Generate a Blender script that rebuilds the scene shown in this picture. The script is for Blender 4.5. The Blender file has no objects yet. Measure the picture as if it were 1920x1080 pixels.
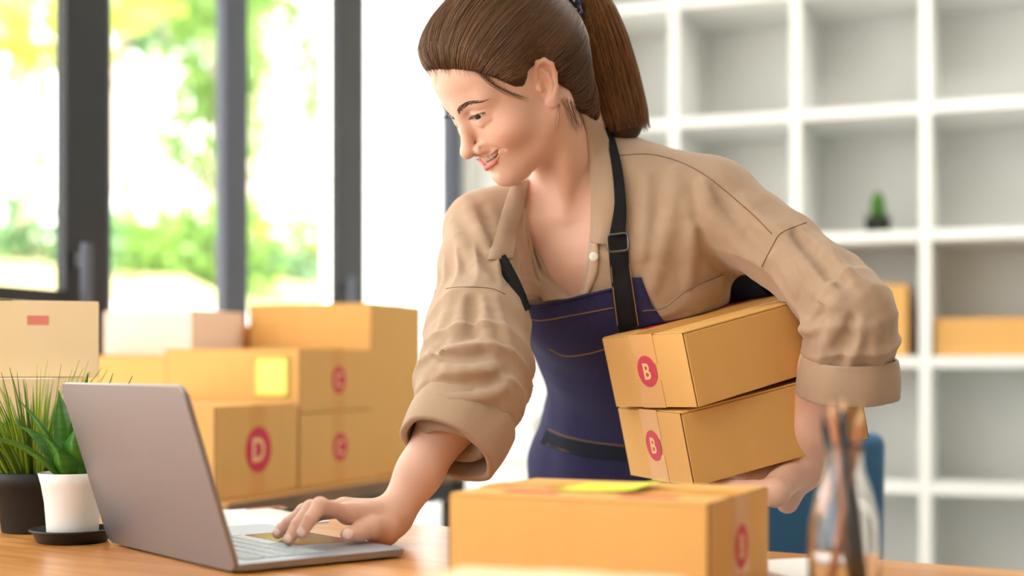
import bpy, bmesh, math, random
import numpy as np
from mathutils import Vector, Matrix
from math import radians, sin, cos, pi

# ------------------------------------------------------------------ scene, camera, light
SC = bpy.context.scene
COL = SC.collection
FPX, CX, HY, CZ = 2667.0, 960.0, 690.0, 0.95      # focal length in pixels, horizon row, lens height

def P(x, y, d):
    """point seen at pixel (x, y) at distance d in front of the lens"""
    return np.array([(x - CX) / FPX * d, d, CZ - (y - HY) / FPX * d])

cam_data = bpy.data.cameras.new('camera')
cam = bpy.data.objects.new('camera', cam_data)
COL.objects.link(cam)
cam.location = (0, 0, CZ)
cam.rotation_euler = (radians(90), 0, 0)
cam_data.sensor_width = 36
cam_data.lens = 50.0
cam_data.shift_y = 150 / 1920
cam_data.clip_start = 0.05
cam_data.dof.use_dof = True
cam_data.dof.focus_distance = 1.67
cam_data.dof.aperture_fstop = 2.2
SC.camera = cam

SC.view_settings.view_transform = 'Standard'
SC.view_settings.look = 'None'
SC.view_settings.exposure = 0.74
SC.view_settings.gamma = 1
SC.view_settings.use_curve_mapping = False

world = bpy.data.worlds.new('sky')
SC.world = world
world.use_nodes = True
wn = world.node_tree.nodes
wl = world.node_tree.links
bg = wn['Background']
bg.inputs['Color'].default_value = (1.0, 0.985, 0.96, 1)
bg.inputs['Strength'].default_value = 3.2

def add_light(name, kind, loc, direction, energy, size=1.0, size_y=None, color=(1, 1, 1)):
    L = bpy.data.lights.new(name, kind)
    L.energy = energy
    L.color = color
    o = bpy.data.objects.new(name, L)
    COL.objects.link(o)
    o.location = loc
    o.rotation_euler = Vector(direction).to_track_quat('-Z', 'Y').to_euler()
    if kind == 'AREA':
        L.shape = 'RECTANGLE'
        L.size = size
        L.size_y = size_y or size
    return o

sun = add_light('sun', 'SUN', (-3, -4, 8), (0.12, 0.72, -0.62), 10.0, color=(1, 0.95, 0.86))
sun.data.angle = radians(1.0)
# two area lights added under the ceiling as unseen fill
for nm, lx_, ly_, en in (('ceiling_fill_light', -0.75, 0.35, 9), ('ceiling_fill_light', 1.6, 3.0, 20)):
    add_light(nm, 'AREA', (lx_, ly_, 2.78), (0, 0, -1), en, 1.2, 1.2, (1, 0.95, 0.88))
# ------------------------------------------------------------------ helpers
def tag(o, label=None, cat=None, group=None, kind=None):
    if label: o['label'] = label
    if cat: o['category'] = cat
    if group: o['group'] = group
    if kind: o['kind'] = kind
    return o

def empty(name, loc=(0, 0, 0), rz=0.0, label=None, cat=None, group=None, kind=None):
    o = bpy.data.objects.new(name, None)
    COL.objects.link(o)
    o.empty_display_size = 0.05
    o.location = loc
    o.rotation_euler = (0, 0, rz)
    return tag(o, label, cat, group, kind)

def link(name, me, mat, parent=None, smooth=False):
    o = bpy.data.objects.new(name, me)
    COL.objects.link(o)
    if mat is not None and not me.materials:
        for m_ in (mat if isinstance(mat, (list, tuple)) else [mat]):
            me.materials.append(m_)
    if smooth:
        me.polygons.foreach_set('use_smooth', [True] * len(me.polygons))
    if parent is not None:
        o.parent = parent
    return o

def from_bm(name, bm, mat, parent=None, smooth=False):
    me = bpy.data.meshes.new(name)
    bm.normal_update()
    bm.to_mesh(me)
    bm.free()
    return link(name, me, mat, parent, smooth)

def from_arrays(name, V, F, mat, parent=None, smooth=True, cols=None):
    me = bpy.data.meshes.new(name)
    V = np.asarray(V, np.float32)
    if isinstance(F, np.ndarray) and F.ndim == 2:
        n, k = F.shape
        me.vertices.add(len(V))
        me.vertices.foreach_set('co', V.ravel())
        me.loops.add(n * k)
        me.loops.foreach_set('vertex_index', F.astype(np.int32).ravel())
        me.polygons.add(n)
        me.polygons.foreach_set('loop_start', np.arange(0, n * k, k, dtype=np.int32))
        me.update(calc_edges=True)
    else:
        me.from_pydata(V.tolist(), [], [list(map(int, f)) for f in F])
        me.update()
    if cols is not None:
        a = me.color_attributes.new('Col', 'FLOAT_COLOR', 'POINT')
        c = np.ones((len(V), 4), np.float32)
        c[:, :3] = cols
        a.data.foreach_set('color', c.ravel())
    return link(name, me, mat, parent, smooth)

def bm_box(bm, lo, hi, M=None, bevel=0.0, seg=1):
    vs = [bm.verts.new((x, y, z)) for x in (lo[0], hi[0]) for y in (lo[1], hi[1]) for z in (lo[2], hi[2])]
    q = [(0, 1, 3, 2), (4, 6, 7, 5), (0, 4, 5, 1), (2, 3, 7, 6), (0, 2, 6, 4), (1, 5, 7, 3)]
    fs = [bm.faces.new([vs[i] for i in f]) for f in q]
    new = vs
    if bevel:
        es = set(e for f in fs for e in f.edges)
        r = bmesh.ops.bevel(bm, geom=list(es), offset=bevel, segments=seg, profile=0.5, affect='EDGES')
        new = list({v for f in r['faces'] for v in f.verts} | {v for v in vs if v.is_valid})
    if M is not None:
        allv = set(v for v in new if v.is_valid)
        bmesh.ops.transform(bm, matrix=M, verts=list(allv))
    return new

def box(name, lo, hi, mat, parent=None, bevel=0.0, seg=2, M=None):
    bm = bmesh.new()
    bm_box(bm, lo, hi, M, bevel, seg)
    bmesh.ops.recalc_face_normals(bm, faces=bm.faces[:])
    return from_bm(name, bm, mat, parent, smooth=False)

def lathe(name, prof, mat, parent=None, n=48, loc=(0, 0, 0)):
    """profile list of (r, z); revolve about z"""
    V, F = [], []
    for r, z in prof:
        for k in range(n):
            a = 2 * pi * k / n
            V.append((loc[0] + r * cos(a), loc[1] + r * sin(a), loc[2] + z))
    for i in range(len(prof) - 1):
        for k in range(n):
            k2 = (k + 1) % n
            F.append((i * n + k, i * n + k2, (i + 1) * n + k2, (i + 1) * n + k))
    F = np.array(F)
    return from_arrays(name, V, F, mat, parent, smooth=True)

def tube_arrays(pts, rads, n=8, caps=True):
    pts = np.asarray(pts, float)
    rads = np.broadcast_to(np.asarray(rads, float), (len(pts),))
    T = np.gradient(pts, axis=0)
    T /= np.linalg.norm(T, axis=1)[:, None] + 1e-12
    up = np.array([0, 0, 1.0]) if abs(T[0][2]) < 0.9 else np.array([1.0, 0, 0])
    V = []
    u = np.cross(T[0], up); u /= np.linalg.norm(u)
    for i in range(len(pts)):
        u = u - T[i] * (u @ T[i]); u /= np.linalg.norm(u)
        w = np.cross(T[i], u)
        for k in range(n):
            a = 2 * pi * k / n
            V.append(pts[i] + rads[i] * (cos(a) * u + sin(a) * w))
    F = []
    for i in range(len(pts) - 1):
        for k in range(n):
            k2 = (k + 1) % n
            F.append((i * n + k, i * n + k2, (i + 1) * n + k2, (i + 1) * n + k))
    if caps:
        F.append(tuple(range(n))[::-1])
        m = (len(pts) - 1) * n
        F.append(tuple(range(m, m + n)))
    return V, F

def tube(name, pts, rads, mat, parent=None, n=8, smooth=True):
    V, F = tube_arrays(pts, rads, n)
    return from_arrays(name, V, F, mat, parent, smooth)

def spline(pts, n):
    """Catmull-Rom through points"""
    pts = np.asarray(pts, float)
    Q = np.vstack([2 * pts[0] - pts[1], pts, 2 * pts[-1] - pts[-2]])
    out = []
    m = len(pts) - 1
    for t in np.linspace(0, m, n):
        i = min(int(t), m - 1); u = t - i
        p0, p1, p2, p3 = Q[i], Q[i + 1], Q[i + 2], Q[i + 3]
        out.append(0.5 * (2 * p1 + (p2 - p0) * u + (2 * p0 - 5 * p1 + 4 * p2 - p3) * u * u + (3 * p1 - p0 - 3 * p2 + p3) * u ** 3))
    return np.array(out)

# ------------------------------------------------------------------ materials
def mat(name, color, rough=0.6, metal=0.0, spec=0.5, noise=None, bump=None, sheen=0.0, sss=0.0, coat=0.0, trans=0.0, ior=1.45, emit=None):
    m = bpy.data.materials.new(name)
    m.use_nodes = True
    nt = m.node_tree; N = nt.nodes; L = nt.links
    b = N['Principled BSDF']
    b.inputs['Base Color'].default_value = (*color, 1)
    b.inputs['Roughness'].default_value = rough
    b.inputs['Metallic'].default_value = metal
    b.inputs['Specular IOR Level'].default_value = spec
    b.inputs['IOR'].default_value = ior
    if sheen: b.inputs['Sheen Weight'].default_value = sheen
    if coat: b.inputs['Coat Weight'].default_value = coat
    if trans: b.inputs['Transmission Weight'].default_value = trans
    if sss:
        b.inputs['Subsurface Weight'].default_value = sss
        b.inputs['Subsurface Radius'].default_value = (0.012, 0.005, 0.003)
        b.inputs['Subsurface Scale'].default_value = 0.5
    tc = N.new('ShaderNodeTexCoord')
    if noise:            # (scale vector, amount, second colour)
        sc, amt, c2 = noise
        mp = N.new('ShaderNodeMapping'); mp.inputs['Scale'].default_value = sc if isinstance(sc, tuple) else (sc,) * 3
        nz = N.new('ShaderNodeTexNoise'); nz.inputs['Scale'].default_value = 1.0; nz.inputs['Detail'].default_value = 4
        mx = N.new('ShaderNodeMix'); mx.data_type = 'RGBA'
        rmp = N.new('ShaderNodeMapRange'); rmp.inputs['From Min'].default_value = 0.3; rmp.inputs['From Max'].default_value = 0.7; rmp.inputs['To Max'].default_value = amt
        L.new(tc.outputs['Object'], mp.inputs['Vector']); L.new(mp.outputs['Vector'], nz.inputs['Vector'])
        L.new(nz.outputs['Fac'], rmp.inputs['Value']); L.new(rmp.outputs['Result'], mx.inputs['Factor'])
        mx.inputs['A'].default_value = (*color, 1); mx.inputs['B'].default_value = (*c2, 1)
        L.new(mx.outputs['Result'], b.inputs['Base Color'])
    if bump:             # (scale, strength, distance)
        sc, st, dist = bump
        mp = N.new('ShaderNodeMapping'); mp.inputs['Scale'].default_value = sc if isinstance(sc, tuple) else (sc,) * 3
        nz = N.new('ShaderNodeTexNoise'); nz.inputs['Scale'].default_value = 1.0; nz.inputs['Detail'].default_value = 3
        bp = N.new('ShaderNodeBump'); bp.inputs['Strength'].default_value = st; bp.inputs['Distance'].default_value = dist
        L.new(tc.outputs['Object'], mp.inputs['Vector']); L.new(mp.outputs['Vector'], nz.inputs['Vector'])
        L.new(nz.outputs['Fac'], bp.inputs['Height']); L.new(bp.outputs['Normal'], b.inputs['Normal'])
    return m

def attr_color(m, mixnoise=None):
    """drive the base colour from the colour attribute Col"""
    nt = m.node_tree; b = nt.nodes['Principled BSDF']
    a = nt.nodes.new('ShaderNodeAttribute'); a.attribute_name = 'Col'
    nt.links.new(a.outputs['Color'], b.inputs['Base Color'])
    return m

def translucent(m, amount):
    nt = m.node_tree; b = nt.nodes['Principled BSDF']
    out = nt.nodes['Material Output']
    tr = nt.nodes.new('ShaderNodeBsdfTranslucent'); mx = nt.nodes.new('ShaderNodeMixShader')
    mx.inputs['Fac'].default_value = amount
    src = b.inputs['Base Color']
    if src.is_linked: nt.links.new(src.links[0].from_socket, tr.inputs['Color'])
    else: tr.inputs['Color'].default_value = src.default_value
    nt.links.new(b.outputs['BSDF'], mx.inputs[1]); nt.links.new(tr.outputs['BSDF'], mx.inputs[2])
    nt.links.new(mx.outputs['Shader'], out.inputs['Surface'])
    return m

def glass_mat(name, tint=(1, 1, 1), gloss=0.08):
    m = bpy.data.materials.new(name); m.use_nodes = True
    nt = m.node_tree; N = nt.nodes
    N.remove(N['Principled BSDF'])
    t = N.new('ShaderNodeBsdfTransparent'); t.inputs['Color'].default_value = (*tint, 1)
    g = N.new('ShaderNodeBsdfGlossy'); g.inputs['Roughness'].default_value = 0.02
    lw = N.new('ShaderNodeLayerWeight'); lw.inputs['Blend'].default_value = 0.5
    pw = N.new('ShaderNodeMath'); pw.operation = 'POWER'; pw.inputs[1].default_value = 5.0
    fr = N.new('ShaderNodeMath'); fr.operation = 'MULTIPLY_ADD'; fr.inputs[1].default_value = 0.5; fr.inputs[2].default_value = 0.025
    nt.links.new(lw.outputs['Facing'], pw.inputs[0]); nt.links.new(pw.outputs[0], fr.inputs[0])
    mx = N.new('ShaderNodeMixShader')
    nt.links.new(fr.outputs[0], mx.inputs['Fac']); nt.links.new(t.outputs[0], mx.inputs[1]); nt.links.new(g.outputs[0], mx.inputs[2])
    nt.links.new(mx.outputs[0], N['Material Output'].inputs['Surface'])
    return m

M = {}
M['wall'] = mat('white paint', (0.78, 0.79, 0.75), 0.8, noise=(3, 0.3, (0.74, 0.75, 0.71)))
M['wall_warm'] = mat('warm grey paint', (0.50, 0.46, 0.41), 0.85, noise=(3, 0.3, (0.47, 0.43, 0.38)))
M['shelf'] = mat('white laminate', (0.88, 0.895, 0.87), 0.5, noise=(6, 0.2, (0.85, 0.865, 0.84)))
M['shelf_back'] = mat('white hardboard', (0.84, 0.855, 0.83), 0.6)
M['floor'] = mat('pale floor', (0.47, 0.455, 0.43), 0.45, noise=(2, 0.4, (0.42, 0.41, 0.38)))
M['ceiling'] = mat('ceiling paint', (0.85, 0.85, 0.83), 0.9)
M['black_metal'] = mat('black powder coat', (0.012, 0.013, 0.016), 0.45)
M['grey_metal'] = mat('grey aluminium', (0.085, 0.097, 0.135), 0.5)
M['pane'] = glass_mat('window glass')
M['card'] = mat('cardboard', (0.74, 0.42, 0.135), 0.75, noise=((40, 40, 6), 0.35, (0.68, 0.375, 0.115)), bump=((30, 30, 260), 0.08, 0.002), spec=0.25)
M['card_pale'] = mat('pale cardboard', (0.92, 0.74, 0.47), 0.75, noise=(14, 0.4, (0.88, 0.68, 0.40)), spec=0.25)
M['card_pink'] = mat('pinkish pale carton', (0.86, 0.70, 0.60), 0.75, noise=(14, 0.4, (0.82, 0.66, 0.54)), spec=0.25)
M['card_orange'] = mat('orange carton', (0.78, 0.30, 0.08), 0.75, noise=(14, 0.3, (0.7, 0.26, 0.07)), spec=0.25)
M['card_gap_shade'] = mat('cardboard gap shade', (0.16, 0.075, 0.03), 0.9)  # dark rim colour that stands for shade in the panel gaps
M['tape'] = mat('packing tape', (0.70, 0.345, 0.07), 0.35, noise=((20, 20, 90), 0.4, (0.64, 0.30, 0.055)))
M['red'] = mat('red ink', (0.60, 0.026, 0.065), 0.6)
M['ink_pale'] = mat('pale ink', (0.86, 0.55, 0.26), 0.7)
M['note'] = mat('yellow sticky note', (0.80, 0.83, 0.07), 0.7)
M['note_pale'] = mat('pale yellow sticky note', (0.92, 0.88, 0.22), 0.7)
M['paper'] = mat('white paper', (0.86, 0.86, 0.86), 0.7, noise=(20, 0.2, (0.82, 0.82, 0.82)))
M['alu'] = mat('space grey aluminium', (0.27, 0.25, 0.26), 0.42, metal=0.7, noise=(900, 0.2, (0.25, 0.235, 0.245)))
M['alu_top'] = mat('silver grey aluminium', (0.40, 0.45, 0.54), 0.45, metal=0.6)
M['key'] = mat('pale keycap', (0.42, 0.50, 0.58), 0.35)
M['trackpad'] = mat('trackpad glass', (0.20, 0.19, 0.19), 0.12, metal=0.3)
M['black'] = mat('black plastic', (0.012, 0.012, 0.013), 0.42, bump=(400, 0.1, 0.0005))
M['pot_black'] = mat('black nursery pot', (0.020, 0.021, 0.022), 0.55, spec=0.3, noise=(12, 0.5, (0.027, 0.027, 0.028)))
M['pot_white'] = mat('white ceramic', (0.84, 0.83, 0.80), 0.35)
M['soil'] = mat('dark soil', (0.05, 0.03, 0.02), 0.95, noise=(200, 0.8, (0.12, 0.08, 0.05)), bump=(200, 0.8, 0.004))
M['blue_fabric'] = mat('blue woven fabric', (0.035, 0.135, 0.27), 0.9, noise=((300, 300, 300), 0.5, (0.025, 0.10, 0.21)), bump=(900, 0.4, 0.001), sheen=0.3)
M['brass'] = mat('brass', (0.62, 0.42, 0.16), 0.35, metal=1.0)
M['chrome'] = mat('steel', (0.7, 0.7, 0.7), 0.2, metal=1.0)
M['pencil'] = mat('reddish pencil wood', (0.52, 0.20, 0.09), 0.5, noise=((60, 60, 8), 0.4, (0.42, 0.15, 0.06)))
M['graphite'] = mat('graphite', (0.03, 0.03, 0.035), 0.4)
M['pencil_tip'] = mat('sharpened wood', (0.72, 0.46, 0.26), 0.7)
M['glass'] = mat('clear glass', (1, 1, 1), 0.02, trans=1.0, ior=1.45)

def wood_mat(name, c1, c2, c3, ang, rough, strip=0.055):
    """glued-strip wood; strips run along the direction at angle ang"""
    m = bpy.data.materials.new(name); m.use_nodes = True
    nt = m.node_tree; N = nt.nodes; L = nt.links; b = N['Principled BSDF']
    b.inputs['Roughness'].default_value = rough
    b.inputs['Coat Weight'].default_value = 0.05
    b.inputs['Coat Roughness'].default_value = 0.15
    tc = N.new('ShaderNodeTexCoord'); mp = N.new('ShaderNodeMapping')
    L.new(tc.outputs['Object'], mp.inputs['Vector'])
    br = N.new('ShaderNodeTexBrick'); br.inputs['Scale'].default_value = 1.0
    br.inputs['Brick Width'].default_value = 0.42; br.inputs['Row Height'].default_value = strip
    br.inputs['Mortar Size'].default_value = 0.0006
    br.inputs['Color1'].default_value = (*c1, 1); br.inputs['Color2'].default_value = (*c2, 1); br.inputs['Mortar'].default_value = (*[c * 0.5 for c in c3], 1)
    L.new(mp.outputs['Vector'], br.inputs['Vector'])
    mp2 = N.new('ShaderNodeMapping'); mp2.inputs['Scale'].default_value = (5, 95, 40)
    L.new(tc.outputs['Object'], mp2.inputs['Vector'])
    nz = N.new('ShaderNodeTexNoise'); nz.inputs['Scale'].default_value = 1.0; nz.inputs['Detail'].default_value = 5; nz.inputs['Distortion'].default_value = 0.6
    L.new(mp2.outputs['Vector'], nz.inputs['Vector'])
    r = N.new('ShaderNodeMapRange'); r.inputs['From Min'].default_value = 0.42; r.inputs['From Max'].default_value = 0.72; r.inputs['To Max'].default_value = 0.9
    L.new(nz.outputs['Fac'], r.inputs['Value'])
    mx = N.new('ShaderNodeMix'); mx.data_type = 'RGBA'
    L.new(r.outputs['Result'], mx.inputs['Factor']); L.new(br.outputs['Color'], mx.inputs['A']); mx.inputs['B'].default_value = (*c3, 1)
    L.new(mx.outputs['Result'], b.inputs['Base Color'])
    return m
M['wood'] = wood_mat('oiled strip wood', (0.72, 0.345, 0.105), (0.60, 0.26, 0.07), (0.36, 0.135, 0.03), 0, 0.30)
M['wood2'] = wood_mat('brown strip wood', (0.55, 0.30, 0.10), (0.47, 0.24, 0.075), (0.28, 0.13, 0.04), 0, 0.4)
# ------------------------------------------------------------------ the room
# plan directions: SH along the shelf wall (to the right), WN along the window wall (away)
def nrm(v):
    v = np.asarray(v, float); return v / np.linalg.norm(v)
SH = nrm((0.934, -0.358, 0)); SB = nrm((0.358, 0.934, 0))     # shelf direction, its back direction
ZT = 0.75                                                    # desk top
CEIL = 2.85

def frame_matrix(origin, xdir, ydir):
    x = Vector(xdir).normalized(); y = Vector(ydir).normalized(); z = Vector((0, 0, 1))
    return Matrix(((x.x, y.x, z.x, origin[0]), (x.y, y.y, z.y, origin[1]), (x.z, y.z, z.z, origin[2]), (0, 0, 0, 1)))

def struct(o):
    o['kind'] = 'structure'; return o

post0 = np.array([1.22, 4.2, 0.0])                           # front of the divider seen at x=1735
cellw, dep = 0.381, 0.36
back0 = post0 + SB * (dep + 0.012)
corner = np.array([-0.170, 5.12, 0.0])                       # window wall meets the back wall
# the back wall's line runs through 'corner' along SH
BW = frame_matrix(corner, SH, SB)
struct(box('wall_back', (-0.05, 0, 0), (4.2, 0.12, CEIL), M['wall'], M=BW))
struct(box('baseboard_back', (0.0, -0.014, 0), (4.15, 0.0, 0.09), M['shelf'], M=BW))
shelf_off = float(np.dot(back0 - corner, SB))                # distance shelf back <- back wall (negative: in front)
fl = box('floor', (-6.5, -2.5, -0.06), (5.5, 9, 0), M['floor']); struct(fl)
bm = bmesh.new()
WN = nrm(corner - np.array([-0.937, 3.125, 0.0])); WO = np.array([-WN[1], WN[0], 0.0])   # along, outward
wstart = corner - WN * 5.6
def plan_prism(bm, pts, z0, z1):
    lo = [bm.verts.new((p[0], p[1], z0)) for p in pts]; hi = [bm.verts.new((p[0], p[1], z1)) for p in pts]
    n = len(pts)
    bm.faces.new(lo[::-1]); bm.faces.new(hi)
    for i in range(n):
        bm.faces.new((lo[i], lo[(i + 1) % n], hi[(i + 1) % n], hi[i]))
    bmesh.ops.recalc_face_normals(bm, faces=bm.faces[:])
rc = corner + SH * 4.15
plan_prism(bm, [np.array([-4.05, -2.5, 0]), corner + WO * 0.9 + SB * 0.2, rc + SB * 0.2 + SH * .2, np.array([2.9, -2.5, 0])], CEIL, CEIL + 0.12)
struct(from_bm('ceiling', bm, M['ceiling']))
bm = bmesh.new()
plan_prism(bm, [rc, rc + SH * 0.12, np.array([2.87, -2.5, 0]), np.array([2.75, -2.5, 0])], 0, CEIL)
struct(from_bm('wall_right', bm, M['wall_warm']))
struct(box('wall_front', (-2.95, -2.62, 0), (2.87, -2.5, CEIL), M['wall_warm']))

# window wall: bays between posts; each bay is a window with a pane, stiles and rails
WM = frame_matrix(corner, WN, WO)       # x along the wall (0 at the corner, negative towards us), y outward
def wall_s(px):
    """distance along the window wall of the ray through pixel column px"""
    k = (px - CX) / FPX
    # corner + s*WN : X = k*Y
    return (k * corner[1] - corner[0]) / (WN[0] - k * WN[1])
edges = [(122, 200, 'black_metal'), (420, 462, 'grey_metal'), (632, 680, 'black_metal'), (838, 864, 'grey_metal')]
spans = [(wall_s(a), wall_s(b), m_) for a, b, m_ in edges]
first = [(spans[0][0] - 0.78 * k - (0.08 if k % 2 == 0 else 0.06), spans[0][0] - 0.78 * k, 'black_metal' if k % 2 == 0 else 'grey_metal') for k in (7, 6, 5, 4, 3, 2, 1)]
spans = first + spans
zs0, zs1 = 0.03, CEIL - 0.02
for i, (a, b, m_) in enumerate(spans):
    t = struct(empty('trim_%d' % (i + 1), tuple(corner + WN * a)))
    o = box('post', (a, -0.006, 0.0), (b, 0.026, CEIL), M[m_], None, bevel=0.004, M=WM)
    if m_ == 'black_metal':
        # a double door stile: a second, slightly recessed profile and a pull handle
        o2 = box('stile', (b, -0.003, 0.0), (b + 0.012, 0.024, CEIL), M['grey_metal'], None, M=WM)
        hm = (a + b) / 2 - (b - a) * .35
        h = box('handle', (hm - 0.012, -0.048, 0.98), (hm + 0.012, -0.030, 1.22), M['grey_metal'], None, bevel=0.005, M=WM)
        h2 = box('handle_mount', (hm - 0.009, -0.034, 1.0), (hm + 0.009, -0.005, 1.03), M['black_metal'], None, M=WM)
        h3 = box('handle_mount', (hm - 0.009, -0.034, 1.17), (hm + 0.009, -0.005, 1.20), M['black_metal'], None, M=WM)
        kids = [o, o2, h, h2, h3]
    else:
        kids = [o]
    for k in kids:
        k.parent = t; k.matrix_parent_inverse = Matrix.Translation(-t.location)
bounds = [s for s in spans]
for i in range(len(bounds)):
    a = bounds[i][1]; b = bounds[i + 1][0] if i + 1 < len(bounds) else 0.0
    if b - a < 0.08:
        struct(box('wall_left', (a, -0.02, 0), (b, 0.04, CEIL), M['wall'], M=WM)); continue
    w = struct(empty('window_%d' % (i + 1), tuple(corner + WN * (a + b) / 2)))
    parts = [box('pane', (a, 0.008, zs0), (b, 0.014, zs1), M['pane'], M=WM),
             box('bottom_rail', (a, -0.01, 0.0), (b, 0.03, 0.05), M['black_metal'], M=WM),
             box('top_rail', (a, -0.01, CEIL - 0.06), (b, 0.03, CEIL), M['black_metal'], M=WM)]
    if i in (len(first) - 2, len(first) - 1):
        parts.append(box('middle_rail', (a, -0.015, 1.085), (b, 0.03, 1.115), M['black_metal'], M=WM))
    for k in parts:
        k.parent = w; k.matrix_parent_inverse = Matrix.Translation(-w.location)
a = spans[-1][1]
# ------------------------------------------------------------------ cube shelving
t = empty('cube_shelf', tuple(post0), 0, 'white cube shelving unit standing against the back wall', 'shelf')
SM = frame_matrix(post0, SH, SB)
ths = 0.034
cols_ = list(range(-3, 4)); rows = [0.235, 0.61, 0.985, 1.36, 1.737, 2.112, 2.487]
inv = Matrix.Translation(-Vector(post0))
def shelf_part(*a_, **k_):
    o = box(*a_, M=SM, **k_); o.parent = t; o.matrix_parent_inverse = inv; return o
for c in cols_:
    shelf_part('divider', (c * cellw - ths / 2, 0, 0.0), (c * cellw + ths / 2, dep, rows[-1] + ths / 2), M['shelf'], bevel=0.002)
for r in rows:
    for c in cols_[:-1]:
        shelf_part('shelf_board', (c * cellw + ths / 2, 0.002, r - ths), (c * cellw + cellw - ths / 2, dep, r), M['shelf'], bevel=0.002)
for c in cols_[:-1]:
    shelf_part('back_panel', (c * cellw + ths / 2, dep, 0.02), (c * cellw + cellw - ths / 2, dep + 0.006, rows[-1]), M['shelf_back'])
shelf_part('plinth', (cols_[0] * cellw + ths / 2, 0.02, 0), (cols_[-1] * cellw - ths / 2, 0.04, rows[0] - ths), M['shelf'])

def shelf_pt(u, v, z):
    p = post0 + SH * u + SB * v; return (p[0], p[1], z)
SHRZ = math.atan2(SH[1], SH[0])
# ------------------------------------------------------------------ cardboard boxes
def text_mesh(s, size):
    cu = bpy.data.curves.new('t', 'FONT'); cu.body = s; cu.size = size; cu.align_x = 'CENTER'; cu.align_y = 'CENTER'
    cu.extrude = 0.00015
    cu.offset = size * 0.022
    o = bpy.data.objects.new('t', cu); COL.objects.link(o)
    bpy.context.view_layer.update()
    me = bpy.data.meshes.new_from_object(o.evaluated_get(bpy.context.evaluated_depsgraph_get()))
    bpy.data.objects.remove(o)
    co = np.array([v.co for v in me.vertices])
    c = (co.max(0) + co.min(0)) / 2
    for v in me.vertices: v.co = v.co - Vector(c)
    me.materials.clear()
    return me
LETTERS = {}
def letter_mesh(s, size):
    k = (s, round(size, 4))
    if k not in LETTERS: LETTERS[k] = text_mesh(s, size)
    return LETTERS[k]

def disc_arrays(r, y, n=40, rin=0.0, th=0.0004):
    V, F = [], []
    for k in range(n):
        a = 2 * pi * k / n
        V.append((r * cos(a), y, r * sin(a)))
    F.append(tuple(range(n)))
    return V, F

def carton(label, w, l, h, mtx, letter=None, lr=0.019, group=None, m='card', tape_end=True, note=None, letter_side='front', prints=True, tape_m='tape', top_print=True):
    """a taped shipping carton. local: x along the face with the emblem (0..w), y its length (0..l), z height (0..h)"""
    root = empty('cardboard_box', (0, 0, 0), 0, label, 'box', group)
    root.matrix_world = mtx
    g = 0.0012
    mm = M[m]
    bm = bmesh.new()
    bm_box(bm, (0, 0.0016, 0), (w, l - 0.0016, h - 0.0030), bevel=0.0012, seg=2)
    bmesh.ops.recalc_face_normals(bm, faces=bm.faces[:])
    from_bm('carton_body', bm, mm, root)
    # end panels sit proud between the long sides: their rims are coloured dark as the shade in the gap
    for y0, y1 in ((0.0, 0.0022), (l - 0.0022, l)):
        o = box('end_panel', (g, y0, 0.0008), (w - g, y1, h - 0.0012), [mm, M['card_gap_shade']], root)
        for p_ in o.data.polygons: p_.material_index = 0 if abs(p_.normal.y) > 0.5 else 1
    # two top flaps that meet over the middle
    box('top_flap', (0.0004, 0.002, h - 0.0026), (w / 2 - 0.0007, l - 0.002, h), mm, root, bevel=0.0007, seg=1)
    box('top_flap', (w / 2 + 0.0007, 0.002, h - 0.0026), (w - 0.0004, l - 0.002, h), mm, root, bevel=0.0007, seg=1)
    tw = min(0.048, w * 0.28) / 2
    box('tape', (w / 2 - tw, 0.0, h + 0.0001), (w / 2 + tw, l, h + 0.0005), M[tape_m], root)
    if tape_end:
        for y0, y1 in ((-0.0005, -0.0001), (l + 0.0001, l + 0.0005)):
            box('tape', (w / 2 - tw, y0, h * 0.60), (w / 2 + tw, y1, h + 0.0005), M[tape_m], root)
            box('tape', (w / 2 - tw, y0, 0.0), (w / 2 + tw, y1, h * 0.38), M[tape_m], root)
    if top_print:
        for q in (0.16, 0.62):
            box('printed_strip', (w * 0.14, l * q, h + 0.0001), (w * 0.24, l * (q + 0.22), h + 0.0003), M['red'], root)
    if letter:
        V, F = disc_arrays(lr, -0.0008)
        V = [(x + w / 2, y, z + h / 2) for x, y, z in V]
        d = from_arrays('round_emblem', V, F, M['red'], root, smooth=False)
        L = bpy.data.objects.new('letter', letter_mesh(letter, lr * 1.42)); COL.objects.link(L)
        if not L.data.materials: L.data.materials.append(M['ink_pale'])
        L.parent = d
        L.location = (w / 2, -0.0011, h / 2); L.rotation_euler = (pi / 2, 0, 0)
    return root

def mtx_of(origin, xdir, zrot_only=True):
    x = nrm((xdir[0], xdir[1], 0)); y = np.array([-x[1], x[0], 0])
    return frame_matrix(origin, x, y)

def mtx_R(R, t):
    m = Matrix.Identity(4)
    for i in range(3):
        for j in range(3): m[i][j] = R[i][j]
        m[i][3] = t[i]
    return m
def rotv(w):
    w = np.asarray(w, float); th = np.linalg.norm(w) + 1e-12; k = w / th
    K = np.array([[0, -k[2], k[1]], [k[2], 0, -k[0]], [-k[1], k[0], 0]])
    return np.eye(3) + np.sin(th) * K + (1 - np.cos(th)) * K @ K

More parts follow.
